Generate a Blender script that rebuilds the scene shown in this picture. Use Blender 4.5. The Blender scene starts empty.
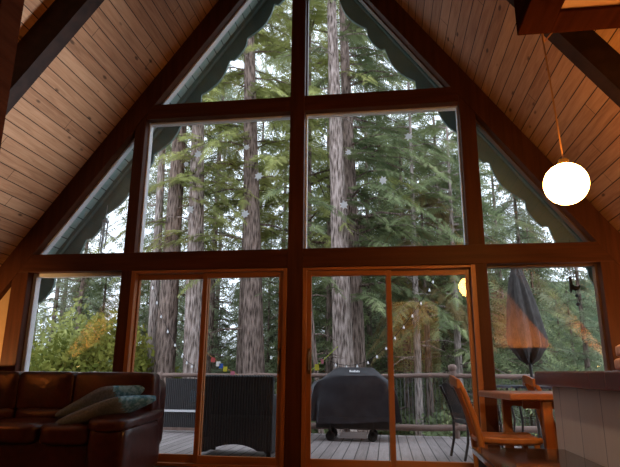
import bpy, bmesh, math, random
import numpy as np
from mathutils import Vector, Matrix

random.seed(7)
rng = np.random.default_rng(11)
COL = bpy.context.scene.collection
PI = math.pi

# ------------------------------------------------------------------ constants
K = 0.7302            # roof: |x| = X0 - K*z
XC = 5.08             # interior ceiling plane
FLOOR = -0.04
DECK = -0.08
NRM = math.sqrt(1 + K * K)

# ------------------------------------------------------------------ node helpers
def new_mat(name):
    m = bpy.data.materials.new(name); m.use_nodes = True
    nt = m.node_tree
    for n in list(nt.nodes): nt.nodes.remove(n)
    out = nt.nodes.new('ShaderNodeOutputMaterial')
    return m, nt, out

def N(nt, t, **kw):
    n = nt.nodes.new(t)
    for k, v in kw.items():
        if k.startswith('i_'):
            key = k[2:]
            n.inputs[int(key) if key.isdigit() else key.replace('_', ' ')].default_value = v
        else: setattr(n, k, v)
    return n

def lk(nt, a, b): nt.links.new(a, b)

def ramp(nt, fac, stops):
    r = N(nt, 'ShaderNodeValToRGB')
    while len(r.color_ramp.elements) < len(stops): r.color_ramp.elements.new(0.5)
    for e, (p, c) in zip(r.color_ramp.elements, stops):
        e.position = p; e.color = (*c, 1) if len(c) == 3 else c
    lk(nt, fac, r.inputs[0]); return r

def mth(nt, op, a, b=None):
    n = N(nt, 'ShaderNodeMath', operation=op)
    for i, v in enumerate((a, b)):
        if v is None: continue
        if isinstance(v, (int, float)): n.inputs[i].default_value = v
        else: lk(nt, v, n.inputs[i])
    return n.outputs[0]

def pbsdf(nt, out, rough=.5, spec=.5, metal=0):
    b = N(nt, 'ShaderNodeBsdfPrincipled')
    b.inputs['Roughness'].default_value = rough
    b.inputs['Specular IOR Level'].default_value = spec
    b.inputs['Metallic'].default_value = metal
    lk(nt, b.outputs[0], out.inputs[0]); return b

def mat_noise(name, c1, c2, scale=(4, 4, 4), rough=.5, spec=.5, bump=0.0, metal=0, detail=4, lo=.35, hi=.65, nscale=1.0):
    m, nt, out = new_mat(name)
    b = pbsdf(nt, out, rough, spec, metal)
    tc = N(nt, 'ShaderNodeTexCoord'); mp = N(nt, 'ShaderNodeMapping')
    mp.inputs['Scale'].default_value = scale
    lk(nt, tc.outputs['Object'], mp.inputs[0])
    no = N(nt, 'ShaderNodeTexNoise'); no.inputs['Scale'].default_value = nscale; no.inputs['Detail'].default_value = detail
    lk(nt, mp.outputs[0], no.inputs['Vector'])
    r = ramp(nt, no.outputs[0], [(lo, c1), (hi, c2)])
    lk(nt, r.outputs[0], b.inputs['Base Color'])
    if bump:
        bp = N(nt, 'ShaderNodeBump'); bp.inputs['Strength'].default_value = bump; bp.inputs['Distance'].default_value = .02
        lk(nt, no.outputs[0], bp.inputs['Height']); lk(nt, bp.outputs[0], b.inputs['Normal'])
    return m

def mat_emit(name, col, s):
    m, nt, out = new_mat(name)
    e = N(nt, 'ShaderNodeEmission'); e.inputs[0].default_value = (*col, 1); e.inputs[1].default_value = s
    lk(nt, e.outputs[0], out.inputs[0]); return m

def mat_planks(name, along, across_expr, width, c_dark, c_mid, c_light, groove, rough=.5, spec=.3, joints=0.0, knots=True, grain_scale=1.0, bump=.3, gfac=.12):
    """boards: 'along' axis index of the board length; across_expr: axis index and multiplier"""
    m, nt, out = new_mat(name)
    b = pbsdf(nt, out, rough, spec)
    tc = N(nt, 'ShaderNodeTexCoord'); sx = N(nt, 'ShaderNodeSeparateXYZ'); lk(nt, tc.outputs['Object'], sx.inputs[0])
    ax, mul = across_expr
    u = mth(nt, 'MULTIPLY', sx.outputs[ax], mul / width)
    fl = mth(nt, 'FLOOR', u); fr = mth(nt, 'FRACT', u)
    wn = N(nt, 'ShaderNodeTexWhiteNoise', noise_dimensions='1D'); lk(nt, fl, wn.inputs['W'])
    l = mth(nt, 'ADD', sx.outputs[along], mth(nt, 'MULTIPLY', wn.outputs[0], 37.0))
    cv = N(nt, 'ShaderNodeCombineXYZ')
    lk(nt, mth(nt, 'MULTIPLY', l, 1.2 * grain_scale), cv.inputs[0]); lk(nt, mth(nt, 'MULTIPLY', u, 1.6), cv.inputs[1]); lk(nt, mth(nt, 'MULTIPLY', fl, 3.7), cv.inputs[2])
    g = N(nt, 'ShaderNodeTexNoise'); g.inputs['Scale'].default_value = 2.2; g.inputs['Detail'].default_value = 5; g.inputs['Distortion'].default_value = .6
    lk(nt, cv.outputs[0], g.inputs['Vector'])
    cv2 = N(nt, 'ShaderNodeCombineXYZ')
    lk(nt, mth(nt, 'MULTIPLY', l, 2.0), cv2.inputs[0]); lk(nt, mth(nt, 'MULTIPLY', u, 14.0), cv2.inputs[1])
    g2 = N(nt, 'ShaderNodeTexNoise'); g2.inputs['Scale'].default_value = 1.6; g2.inputs['Detail'].default_value = 3
    lk(nt, cv2.outputs[0], g2.inputs['Vector'])
    mix = mth(nt, 'ADD', mth(nt, 'MULTIPLY', g.outputs[0], .55), mth(nt, 'ADD', mth(nt, 'MULTIPLY', g2.outputs[0], .3), mth(nt, 'MULTIPLY', wn.outputs[0], .22)))
    r = ramp(nt, mix, [(.32, c_dark), (.52, c_mid), (.75, c_light)])
    col = r.outputs[0]
    if knots:
        cv3 = N(nt, 'ShaderNodeCombineXYZ')
        lk(nt, mth(nt, 'MULTIPLY', l, 3.2), cv3.inputs[0]); lk(nt, mth(nt, 'MULTIPLY', u, 1.0), cv3.inputs[1])
        vo = N(nt, 'ShaderNodeTexVoronoi'); vo.inputs['Scale'].default_value = 1.0
        lk(nt, cv3.outputs[0], vo.inputs['Vector'])
        kr = ramp(nt, vo.outputs['Distance'], [(.08, (1, 1, 1)), (.16, (0, 0, 0))])
        wc = N(nt, 'ShaderNodeSeparateColor'); lk(nt, vo.outputs['Color'], wc.inputs[0])
        sel = mth(nt, 'MULTIPLY', kr.outputs[0], mth(nt, 'LESS_THAN', wc.outputs[0], .62))
        mx = N(nt, 'ShaderNodeMixRGB'); lk(nt, mth(nt, 'MULTIPLY', sel, .85), mx.inputs[0]); lk(nt, col, mx.inputs[1]); mx.inputs[2].default_value = (*[c * .25 for c in c_dark], 1)
        col = mx.outputs[0]
    # grooves between boards
    d = mth(nt, 'MINIMUM', fr, mth(nt, 'SUBTRACT', 1.0, fr))
    gm = mth(nt, 'LESS_THAN', d, groove)
    if joints:
        jf = mth(nt, 'FRACT', mth(nt, 'DIVIDE', l, joints))
        gm = mth(nt, 'MAXIMUM', gm, mth(nt, 'LESS_THAN', jf, .006 / joints))
    mx2 = N(nt, 'ShaderNodeMixRGB'); lk(nt, gm, mx2.inputs[0]); lk(nt, col, mx2.inputs[1]); mx2.inputs[2].default_value = (*[c * gfac for c in c_dark], 1)
    lk(nt, mx2.outputs[0], b.inputs['Base Color'])
    if bump:
        bp = N(nt, 'ShaderNodeBump'); bp.inputs['Strength'].default_value = bump; bp.inputs['Distance'].default_value = .006
        hh = mth(nt, 'SUBTRACT', mth(nt, 'MULTIPLY', g2.outputs[0], .15), gm)
        lk(nt, hh, bp.inputs['Height']); lk(nt, bp.outputs[0], b.inputs['Normal'])
    return m

def mat_wood(name, c1, c2, axis=2, rough=.45, spec=.4, s=1.0):
    sc = [22 * s, 22 * s, 22 * s]; sc[axis] = 1.6 * s
    return mat_noise(name, c1, c2, tuple(sc), rough, spec, .08, 0, 5, .3, .7)

def mat_bark(name, c1, c2, c3):
    m, nt, out = new_mat(name)
    b = pbsdf(nt, out, .95, .1)
    tc = N(nt, 'ShaderNodeTexCoord'); mp = N(nt, 'ShaderNodeMapping'); mp.inputs['Scale'].default_value = (23, 23, 4.0)
    lk(nt, tc.outputs['Object'], mp.inputs[0])
    vo = N(nt, 'ShaderNodeTexVoronoi', feature='F1'); vo.inputs['Scale'].default_value = 1; vo.inputs['Randomness'].default_value = 1
    no = N(nt, 'ShaderNodeTexNoise'); no.inputs['Scale'].default_value = 1.2; no.inputs['Detail'].default_value = 6
    lk(nt, mp.outputs[0], no.inputs['Vector'])
    ad = N(nt, 'ShaderNodeVectorMath', operation='ADD'); lk(nt, mp.outputs[0], ad.inputs[0]); lk(nt, no.outputs['Color'], ad.inputs[1])
    lk(nt, ad.outputs[0], vo.inputs['Vector'])
    v = mth(nt, 'ADD', mth(nt, 'MULTIPLY', vo.outputs['Distance'], .75), mth(nt, 'MULTIPLY', no.outputs[0], .45))
    r = ramp(nt, v, [(.3, c3), (.55, c2), (.85, c1)])
    lk(nt, r.outputs[0], b.inputs['Base Color'])
    bp = N(nt, 'ShaderNodeBump'); bp.inputs['Strength'].default_value = .9; bp.inputs['Distance'].default_value = .06; bp.invert = True
    lk(nt, v, bp.inputs['Height']); lk(nt, bp.outputs[0], b.inputs['Normal'])
    return m

def mat_leaf(name, cols, trans=.3, scale=1.5):
    m, nt, out = new_mat(name)
    tc = N(nt, 'ShaderNodeTexCoord'); oi = N(nt, 'ShaderNodeObjectInfo')
    no = N(nt, 'ShaderNodeTexNoise'); no.inputs['Scale'].default_value = scale; no.inputs['Detail'].default_value = 4
    lk(nt, tc.outputs['Object'], no.inputs['Vector'])
    f = mth(nt, 'ADD', no.outputs[0], mth(nt, 'MULTIPLY', mth(nt, 'SUBTRACT', oi.outputs['Random'], .5), .16))
    r = ramp(nt, f, [(.32, cols[0]), (.5, cols[1]), (.68, cols[2])])
    d = N(nt, 'ShaderNodeBsdfDiffuse'); t = N(nt, 'ShaderNodeBsdfTranslucent'); mx = N(nt, 'ShaderNodeMixShader')
    mx.inputs[0].default_value = trans
    lk(nt, r.outputs[0], d.inputs[0]); lk(nt, r.outputs[0], t.inputs[0])
    lk(nt, d.outputs[0], mx.inputs[1]); lk(nt, t.outputs[0], mx.inputs[2]); lk(nt, mx.outputs[0], out.inputs[0])
    return m

def mat_glass(name, base=.045, tint=(.97, .98, .98)):
    m, nt, out = new_mat(name)
    lw = N(nt, 'ShaderNodeLayerWeight'); lw.inputs[0].default_value = .5
    p = mth(nt, 'POWER', lw.outputs['Facing'], 5.0)
    f = mth(nt, 'ADD', mth(nt, 'MULTIPLY', p, 1 - base), base)
    tr = N(nt, 'ShaderNodeBsdfTransparent'); tr.inputs[0].default_value = (*tint, 1)
    gl = N(nt, 'ShaderNodeBsdfGlossy'); gl.inputs['Roughness'].default_value = 0.0
    mx = N(nt, 'ShaderNodeMixShader'); lk(nt, f, mx.inputs[0]); lk(nt, tr.outputs[0], mx.inputs[1]); lk(nt, gl.outputs[0], mx.inputs[2])
    lk(nt, mx.outputs[0], out.inputs[0]); return m

# ------------------------------------------------------------------ materials
M = {}
M['ceiling'] = mat_planks('ceiling pine boards', 1, (2, NRM), .132, (.27, .125, .062), (.42, .222, .118), (.56, .33, .19), .035, .5, .25, 4.1)
M['beam'] = mat_noise('dark stained beam', (.014, .006, .004), (.026, .011, .007), (3, 3, 3), .6, .15, .05, nscale=3)
M['post'] = mat_wood('dark red stained post', (.056, .0175, .0075), (.095, .030, .0125), 2, .5, .16)
M['tiebeam'] = mat_wood('dark red stained cross beam', (.056, .0175, .0075), (.095, .030, .0125), 0, .5, .16)
M['loftbeam'] = mat_wood('dark loft beam', (.026, .0065, .0028), (.042, .011, .0045), 1, .8, .0)
M['fir'] = mat_wood('orange fir door wood', (.30, .105, .028), (.40, .155, .042), 2, .4, .4)
M['firh'] = mat_wood('orange fir rail wood', (.30, .105, .028), (.40, .155, .042), 0, .4, .4)
M['sash'] = mat_noise('pale window sash', (.74, .76, .80), (.80, .82, .86), (3, 3, 3), .4, .5)
M['sashbrown'] = mat_noise('brown window sash', (.10, .05, .035), (.14, .075, .05), (3, 3, 3), .4, .4)
M['glass'] = mat_glass('window glass')
M['plaster'] = mat_noise('warm plaster', (.42, .27, .15), (.47, .31, .18), (2, 2, 2), .9, .1, .05, nscale=4)
M['darkwall'] = mat_planks('dark panelling', 2, (0, 1), .14, (.06, .028, .016), (.085, .04, .022), (.11, .052, .03), .03, .6, .2, 0, False)
M['floor'] = mat_planks('floor boards', 1, (0, 1), .09, (.10, .045, .02), (.15, .07, .03), (.2, .1, .045), .02, .35, .4, 1.3, False)
M['deck'] = mat_planks('weathered deck boards', 1, (0, 1), .14, (.20, .17, .165), (.29, .25, .245), (.37, .325, .32), .045, .6, .35, 3.0, False)
M['teal'] = mat_noise('teal painted trim', (.165, .25, .23), (.20, .295, .27), (4, 4, 4), .6, .25, .03)
M['soffit'] = mat_planks('teal soffit boards', 1, (2, NRM), .16, (.34, .48, .45), (.39, .54, .51), (.43, .59, .56), .035, .6, .25, 0, False, bump=.2)
M['bark1'] = mat_bark('grey fir bark', (.50, .405, .37), (.26, .20, .175), (.06, .044, .037))
M['bark2'] = mat_bark('brown fir bark', (.33, .245, .21), (.175, .128, .107), (.045, .032, .027))
M['bark3'] = mat_bark('pale thin bark', (.50, .42, .39), (.32, .26, .235), (.12, .09, .08))
M['twig'] = mat_noise('bare twig bark', (.04, .028, .022), (.085, .06, .048), (5, 5, 5), .95, .1)
M['leafA'] = mat_leaf('fir needles', ((0.147, 0.186, 0.096), (0.249, 0.294, 0.147), (0.407, 0.452, 0.226)))
M['leafB'] = mat_leaf('yellow green needles', ((0.249, 0.271, 0.102), (0.384, 0.407, 0.147), (0.565, 0.576, 0.226)))
M['leafC'] = mat_leaf('blue green needles', ((0.175, 0.209, 0.136), (0.277, 0.316, 0.198), (0.418, 0.463, 0.294)))
M['leafD'] = mat_leaf('rusty dead needles', ((0.169, 0.124, 0.062), (0.282, 0.209, 0.102), (0.373, 0.305, 0.136)))
M['leafS'] = mat_leaf('yellow shrub leaves', ((.11, .135, .03), (.22, .23, .05), (.36, .34, .085)), .35, 2.0)
M['ground'] = mat_noise('forest floor', (.05, .05, .03), (.10, .09, .05), (1, 1, 1), 1, .05, .3, nscale=1.5, detail=8)
M['hill'] = mat_noise('forested slope', (.035, .055, .03), (.075, .10, .05), (1, 1, 1), 1, .05, .5, nscale=.9, detail=10)
M['log'] = mat_wood('peeled log rail', (.17, .112, .093), (.28, .195, .165), 0, .7, .25, .6)
M['logv'] = mat_wood('peeled log post', (.17, .112, .093), (.28, .195, .165), 2, .7, .25, .6)
M['wire'] = mat_noise('grey wire', (.12, .12, .12), (.16, .16, .16), (5, 5, 5), .4, .5, 0, .8)
M['leather'] = mat_noise('dark red leather', (.035, .0075, .0065), (.060, .0135, .0110), (6, 6, 6), .33, .5, .12, nscale=2.2, detail=6)
M['cushgrey'] = mat_noise('grey teal cushion cloth', (.12, .165, .215), (.175, .235, .30), (60, 60, 60), .9, .1, .15)
M['cushteal'] = mat_noise('teal patterned cloth', (.07, .26, .44), (.25, .56, .80), (28, 28, 28), .85, .15, .1, lo=.42, hi=.58)
M['orangewood'] = mat_wood('honey chair wood', (.30, .105, .022), (.40, .15, .035), 2, .35, .45)
M['tablewood'] = mat_wood('table wood', (.32, .12, .045), (.42, .17, .07), 0, .3, .5)
M['darkgloss'] = mat_noise('dark glossy table top', (.03, .02, .017), (.055, .036, .03), (3, 3, 3), .06, .9, .0)
M['tile'] = None
M['panelwhite'] = mat_planks('painted panel boards', 2, (1, 1), .33, (.58, .46, .39), (.61, .49, .41), (.64, .52, .435), .014, .6, .3, 0, False, bump=.3, gfac=.5)
M['towel'] = mat_noise('pale pink towel', (.50, .34, .29), (.58, .41, .35), (40, 40, 40), .95, .1, .3)
M['cover'] = mat_noise('black vinyl grill cover', (.020, .019, .024), (.035, .033, .040), (3, 3, 3), .48, .4, .25, nscale=2)
M['white'] = mat_noise('white print', (.7, .7, .72), (.8, .8, .82), (5, 5, 5), .5, .3)
M['rubber'] = mat_noise('black rubber', (.012, .012, .012), (.02, .02, .02), (9, 9, 9), .7, .3)
M['steel'] = mat_noise('brushed steel', (.45, .45, .46), (.55, .55, .56), (2, 2, 40), .35, .5, 0, .9)
M['blackmetal'] = mat_noise('black metal', (.018, .017, .017), (.03, .028, .028), (9, 9, 9), .4, .5, 0, .3)
M['bronze'] = mat_noise('dark patio metal', (.016, .012, .011), (.03, .024, .022), (9, 9, 9), .45, .5, 0, .3)
M['wicker'] = None
M['umbrella'] = mat_noise('charcoal umbrella cloth', (.066, .060, .057), (.098, .09, .086), (30, 30, 10), .9, .1, .1)
M['bluetop'] = mat_noise('dark blue table top', (.02, .03, .055), (.03, .042, .07), (4, 4, 4), .3, .5)
M['globe'] = mat_emit('lit opal globe', (1.0, .46, .11), 66)
M['cord'] = mat_noise('amber cord', (.42, .19, .06), (.5, .24, .08), (5, 5, 5), .5, .3)
M['brass'] = mat_noise('dark brass', (.16, .09, .03), (.22, .13, .05), (9, 9, 9), .35, .5, 0, .8)
M['bulb'] = mat_noise('frosted bulb', (.78, .78, .80), (.86, .86, .88), (9, 9, 9), .25, .5)
M['decal'] = mat_leaf('white window decal', ((.86, .87, .89), (.91, .92, .94), (.95, .96, .98)), .93, 30)
M['chimepale'] = mat_noise('pale chime tubes', (.50, .53, .55), (.62, .65, .67), (9, 9, 9), .4, .5, 0, .2)
M['chimedark'] = mat_noise('dark chime metal', (.012, .012, .014), (.02, .02, .022), (9, 9, 9), .5, .4)
M['sconce'] = mat_emit('sconce bulb', (1.0, .62, .22), 14)
for nm, c in dict(yellow=(.55, .50, .06), white2=(.75, .74, .72), blue=(.05, .12, .40), red=(.42, .08, .08), pink=(.50, .16, .22), lime=(.42, .52, .08)).items():
    M['flag_' + nm] = mat_noise('flag cloth ' + nm, tuple(x * .85 for x in c), c, (20, 20, 20), .9, .1)

def make_tile():
    m, nt, out = new_mat('maroon glazed tile')
    b = pbsdf(nt, out, .22, .5)
    tc = N(nt, 'ShaderNodeTexCoord'); mp = N(nt, 'ShaderNodeSeparateXYZ'); lk(nt, tc.outputs['Object'], mp.inputs[0])
    g = None
    for ax, off in ((0, .03), (1, .0)):
        fr = mth(nt, 'FRACT', mth(nt, 'DIVIDE', mth(nt, 'ADD', mp.outputs[ax], off), .205))
        d = mth(nt, 'LESS_THAN', fr, .035)
        g = d if g is None else mth(nt, 'MAXIMUM', g, d)
    no = N(nt, 'ShaderNodeTexNoise'); no.inputs['Scale'].default_value = 9; lk(nt, tc.outputs['Object'], no.inputs['Vector'])
    r = ramp(nt, no.outputs[0], [(.35, (.105, .020, .018)), (.65, (.15, .031, .027))])
    mx = N(nt, 'ShaderNodeMixRGB'); lk(nt, g, mx.inputs[0]); lk(nt, r.outputs[0], mx.inputs[1]); mx.inputs[2].default_value = (.13, .06, .05, 1)
    lk(nt, mx.outputs[0], b.inputs['Base Color']); return m
M['tile'] = make_tile()

def make_wicker():
    m, nt, out = new_mat('black ribbed wicker')
    b = pbsdf(nt, out, .5, .4)
    tc = N(nt, 'ShaderNodeTexCoord'); sx = N(nt, 'ShaderNodeSeparateXYZ'); lk(nt, tc.outputs['Object'], sx.inputs[0])
    s = mth(nt, 'SINE', mth(nt, 'MULTIPLY', mth(nt, 'ADD', sx.outputs[0], sx.outputs[1]), 2 * PI / .034))
    no = N(nt, 'ShaderNodeTexNoise'); no.inputs['Scale'].default_value = 20; lk(nt, tc.outputs['Object'], no.inputs['Vector'])
    f = mth(nt, 'ADD', mth(nt, 'MULTIPLY', s, .35), mth(nt, 'ADD', .25, mth(nt, 'MULTIPLY', no.outputs[0], .5)))
    r = ramp(nt, f, [(.25, (.006, .006, .007)), (.75, (.034, .031, .033))])
    lk(nt, r.outputs[0], b.inputs['Base Color'])
    bp = N(nt, 'ShaderNodeBump'); bp.inputs['Strength'].default_value = .8; bp.inputs['Distance'].default_value = .008
    lk(nt, s, bp.inputs['Height']); lk(nt, bp.outputs[0], b.inputs['Normal'])
    return m
M['wicker'] = make_wicker()

# ------------------------------------------------------------------ mesh builder
class MB:
    def __init__(s): s.v = []; s.f = []; s.mi = []; s.x = None; s.cur = 0
    def add(s, vs, fs):
        o = len(s.v)
        for p in vs:
            p = Vector(p)
            s.v.append(s.x @ p if s.x is not None else p)
        for f in fs: s.f.append([i + o for i in f]); s.mi.append(s.cur)
        return s
    def box(s, x0, x1, y0, y1, z0, z1):
        vs = [(x, y, z) for x in (x0, x1) for y in (y0, y1) for z in (z0, z1)]
        return s.add(vs, [(0, 1, 3, 2), (4, 6, 7, 5), (0, 4, 5, 1), (2, 3, 7, 6), (0, 2, 6, 4), (1, 5, 7, 3)])
    def prism(s, poly, y0, y1):           # polygon in xz, extruded along y
        n = len(poly)
        vs = [(x, y0, z) for x, z in poly] + [(x, y1, z) for x, z in poly]
        return s.add(vs, [list(range(n))[::-1], list(range(n, 2 * n))] + [(i, (i + 1) % n, n + (i + 1) % n, n + i) for i in range(n)])
    def ring(s, outer, inner, y0, y1):
        n = len(outer)
        vs = [(x, y0, z) for x, z in outer] + [(x, y0, z) for x, z in inner] + [(x, y1, z) for x, z in outer] + [(x, y1, z) for x, z in inner]
        fs = []
        for i in range(n):
            j = (i + 1) % n
            fs += [(i, j, n + j, n + i), (2 * n + i, 3 * n + i, 3 * n + j, 2 * n + j), (i, 2 * n + i, 2 * n + j, j), (n + i, n + j, 3 * n + j, 3 * n + i)]
        return s.add(vs, fs)
    def tube(s, pts, r, n=8):
        pts = [Vector(p) for p in pts]; m = len(pts)
        rs = r if isinstance(r, (list, tuple)) else [r] * m
        vs = []; ref = None
        for i, p in enumerate(pts):
            t = (pts[min(i + 1, m - 1)] - pts[max(i - 1, 0)]).normalized()
            if ref is None: ref = Vector((0, 0, 1)) if abs(t.z) < .9 else Vector((1, 0, 0))
            a = (ref - t * ref.dot(t)).normalized(); b = t.cross(a); ref = a
            for k in range(n):
                an = 2 * PI * k / n
                vs.append(p + (a * math.cos(an) + b * math.sin(an)) * rs[i])
        fs = [(i * n + k, i * n + (k + 1) % n, (i + 1) * n + (k + 1) % n, (i + 1) * n + k) for i in range(m - 1) for k in range(n)]
        fs += [list(range(n))[::-1], list(range((m - 1) * n, m * n))]
        return s.add(vs, fs)
    def lathe(s, prof, c=(0, 0, 0), n=24):
        vs = []; m = len(prof)
        for r, z in prof:
            for k in range(n):
                a = 2 * PI * k / n; vs.append((c[0] + r * math.cos(a), c[1] + r * math.sin(a), c[2] + z))
        fs = [(i * n + k, i * n + (k + 1) % n, (i + 1) * n + (k + 1) % n, (i + 1) * n + k) for i in range(m - 1) for k in range(n)]
        fs += [list(range(n))[::-1], list(range((m - 1) * n, m * n))]
        return s.add(vs, fs)
    def puff(s, fn, n=10, k=5.0):
        """rounded cube: fn maps (u,v,w) in [-1,1] to a point"""
        idx = {}; vs = []; fs = []
        def vid(p):
            key = tuple(round(q, 5) for q in p)
            if key not in idx:
                mx = max(abs(q) for q in p); nn = sum(abs(q) ** k for q in p) ** (1 / k)
                q = [c * mx / nn for c in p]
                idx[key] = len(vs); vs.append(fn(*q))
            return idx[key]
        for ax in range(3):
            for sg in (-1, 1):
                for i in range(n):
                    for j in range(n):
                        c = []
                        for (a, b) in ((i, j), (i + 1, j), (i + 1, j + 1), (i, j + 1)):
                            p = [0, 0, 0]; p[ax] = sg; p[(ax + 1) % 3] = -1 + 2 * a / n; p[(ax + 2) % 3] = -1 + 2 * b / n
                            c.append(vid(p))
                        fs.append(c if sg > 0 else c[::-1])
        return s.add(vs, fs)
    def rbox(s, c, h, k=8, n=10, puffz=0.0, ax=2):
        def fn(u, v, w):
            p = [u * h[0], v * h[1], w * h[2]]
            if puffz:
                q = [u, v, w]; o = [q[i] for i in range(3) if i != ax]
                p[ax] *= 1 + puffz * (1 - o[0] ** 2) * (1 - o[1] ** 2)
            return (c[0] + p[0], c[1] + p[1], c[2] + p[2])
        return s.puff(fn, n, k)

def wloc(o):
    l = Vector((0, 0, 0))
    while o is not None: l += o.location; o = o.parent
    return l

def obj(name, mb, mats, parent=None, smooth=False, bevel=0.0, origin=None, auto=None):
    org = wloc(parent) if parent else (Vector(origin) if origin else Vector((0, 0, 0)))
    me = bpy.data.meshes.new(name)
    me.from_pydata([tuple(p - org) for p in mb.v], [], mb.f)
    for m in (mats if isinstance(mats, (list, tuple)) else [mats]): me.materials.append(m)
    me.polygons.foreach_set('material_index', mb.mi)
    bm = bmesh.new(); bm.from_mesh(me)
    bmesh.ops.recalc_face_normals(bm, faces=bm.faces)
    if smooth:
        for f in bm.faces: f.smooth = True
        for e in bm.edges:
            if len(e.link_faces) == 2 and e.calc_face_angle(0) > (auto or .9): e.smooth = False
    bm.to_mesh(me); bm.free()
    o = bpy.data.objects.new(name, me); COL.objects.link(o)
    if parent: o.parent = parent
    elif origin: o.location = org
    if bevel:
        md = o.modifiers.new('Bevel', 'BEVEL'); md.width = bevel; md.segments = 2; md.limit_method = 'ANGLE'; md.angle_limit = .6
    return o

def mesh_np(name, V, F, mat, parent=None, mi=None):
    me = bpy.data.meshes.new(name)
    V = np.asarray(V, dtype=np.float32); F = np.asarray(F, dtype=np.int32)
    me.vertices.add(len(V)); me.vertices.foreach_set('co', V.ravel())
    me.loops.add(F.size); me.loops.foreach_set('vertex_index', F.ravel())
    me.polygons.add(len(F)); me.polygons.foreach_set('loop_start', np.arange(0, F.size, F.shape[1], dtype=np.int32))
    for m in (mat if isinstance(mat, list) else [mat]): me.materials.append(m)
    if mi is not None: me.polygons.foreach_set('material_index', np.asarray(mi, dtype=np.int32))
    me.update(calc_edges=True)
    o = bpy.data.objects.new(name, me); COL.objects.link(o)
    if parent: o.parent = parent
    return o

def tag(o, label=None, cat=None, group=None, kind=None):
    if label: o['label'] = label
    if cat: o['category'] = cat
    if group: o['group'] = group
    if kind: o['kind'] = kind
    return o

def thing(name, label, cat, loc=(0, 0, 0), group=None, rotz=0):
    o = bpy.data.objects.new(name, None); o.location = loc; o.rotation_euler = (0, 0, rotz); o.empty_display_size = .1
    COL.objects.link(o); return tag(o, label, cat, group)

def struct(name, mb, mat, parent=None, **kw):
    o = obj(name, mb, mat, parent, **kw)
    if not parent: o['kind'] = 'structure'
    return o

def group_struct(name, loc=(0, 0, 0)):
    o = bpy.data.objects.new(name, None); o.location = loc; COL.objects.link(o); o['kind'] = 'structure'; return o

def copy_tree(o, parent=None):
    c = o.copy(); COL.objects.link(c)
    if parent: c.parent = parent
    for ch in list(o.children): copy_tree(ch, c)
    return c

def inset(poly, d):
    """inset a convex polygon"""
    n = len(poly); cx = sum(p[0] for p in poly) / n; cz = sum(p[1] for p in poly) / n
    L = []
    for i in range(n):
        a, b = poly[i], poly[(i + 1) % n]
        nx, nz = -(b[1] - a[1]), b[0] - a[0]; l = math.hypot(nx, nz); nx /= l; nz /= l
        if (cx - a[0]) * nx + (cz - a[1]) * nz < 0: nx, nz = -nx, -nz
        L.append((nx, nz, nx * a[0] + nz * a[1] + d))
    out = []
    for i in range(n):
        a, b = L[i - 1], L[i]
        det = a[0] * b[1] - a[1] * b[0]
        out.append(((a[2] * b[1] - a[1] * b[2]) / det, (a[0] * b[2] - a[2] * b[0]) / det))
    return out

# ------------------------------------------------------------------ the room shell
ZT, ZM1, ZM2, ZL, ZD = 4.106, 3.915, 2.242, 2.032, 1.93
A, B, C, DD = .095, 1.864, 2.056, 3.151
AL, AR, BL, BR, CL, CR, DL, DR = .076, .0955, 1.878, 1.868, 2.01, 2.04, 3.17, 3.162
XW = 4.785            # hypotenuse of the gable glass
def xr(z, x0=XW): return x0 - K * z

YB = -8.6             # back wall
mb = MB(); mb.box(-5.2, 5.2, YB - .1, .08, FLOOR - .15, FLOOR); struct('floor', mb, M['floor'])

# ceiling: one folded slab, both slopes
zap = XC / K; T = .22
inner = [(XC - K * FLOOR, FLOOR), (0, zap), (-(XC - K * FLOOR), FLOOR)]
outer_ = [(XC + T * NRM - K * (FLOOR), FLOOR), (0, (XC + T * NRM) / K), (-(XC + T * NRM - K * FLOOR), FLOOR)]
mb = MB(); mb.prism(inner + outer_[::-1], YB - .1, .05)
struct('ceiling', mb, M['ceiling'])

# rafters along the slopes
def rafter(sg, y0, y1, h=.28):
    if sg > 0 and y0 > -3: h = .20
    d = h * NRM
    p = [(sg * XC, 0.0), (sg * (XC - d), 0.0), (0, (XC - d) / K), (0, XC / K)]
    mb = MB(); mb.prism(p, y0, y1); return mb
ti = 1
def trim(mb, mat, **kw):
    global ti
    o = struct('trim_%d' % ti, mb, mat, **kw); ti += 1; return o
for y in (-1.9, -3.75, -5.6, -7.4):
    for sg in (-1, 1):
        yo = -.14 if sg > 0 and y > -2 else 0
        trim(rafter(sg, y + yo, y + yo + .15), M['beam'])
# gable rafters framing the glass
for sg in (-1, 1):
    p = [(sg * XC, 0.0), (sg * XW, 0.0), (0, XW / K), (0, XC / K)]
    mb = MB(); mb.prism(p, -.10, .03); trim(mb, M['post'], bevel=.006)
# centre post, outer posts, lower side posts
def post(x0, x1, z0, z1, y0=-.09, y1=.03):
    mb = MB(); mb.box(x0, x1, y0, y1, z0, z1); trim(mb, M['post'], bevel=.006)
post(-AL, AR, FLOOR, XW / K - .05, -.105)
for x0, x1 in ((-CL, -BL), (BR, CR)): post(x0, x1, FLOOR, (XW - B) / K + .1)
for x0, x1 in ((-3.37, -DL), (DR, 3.36)): post(x0, x1, FLOOR, ZL + .05)
# cross beams
def xbeam(x0, x1, z0, z1, y0=-.095, y1=.03):
    mb = MB(); mb.box(x0, x1, y0, y1, z0, z1); trim(mb, M['tiebeam'], bevel=.006)
xbeam(-xr(ZT) - .08, xr(ZT) + .08, ZM1, ZT)
xbeam(-xr(ZL) - .02, xr(ZL) + .02, ZL, ZM2)
# low sill beams under the side windows
for sg in (-1, 1):
    x0, x1 = (-DL, -CL) if sg < 0 else (CR, DR); xbeam(x0, x1, FLOOR, .12, -.085, .07)
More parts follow.
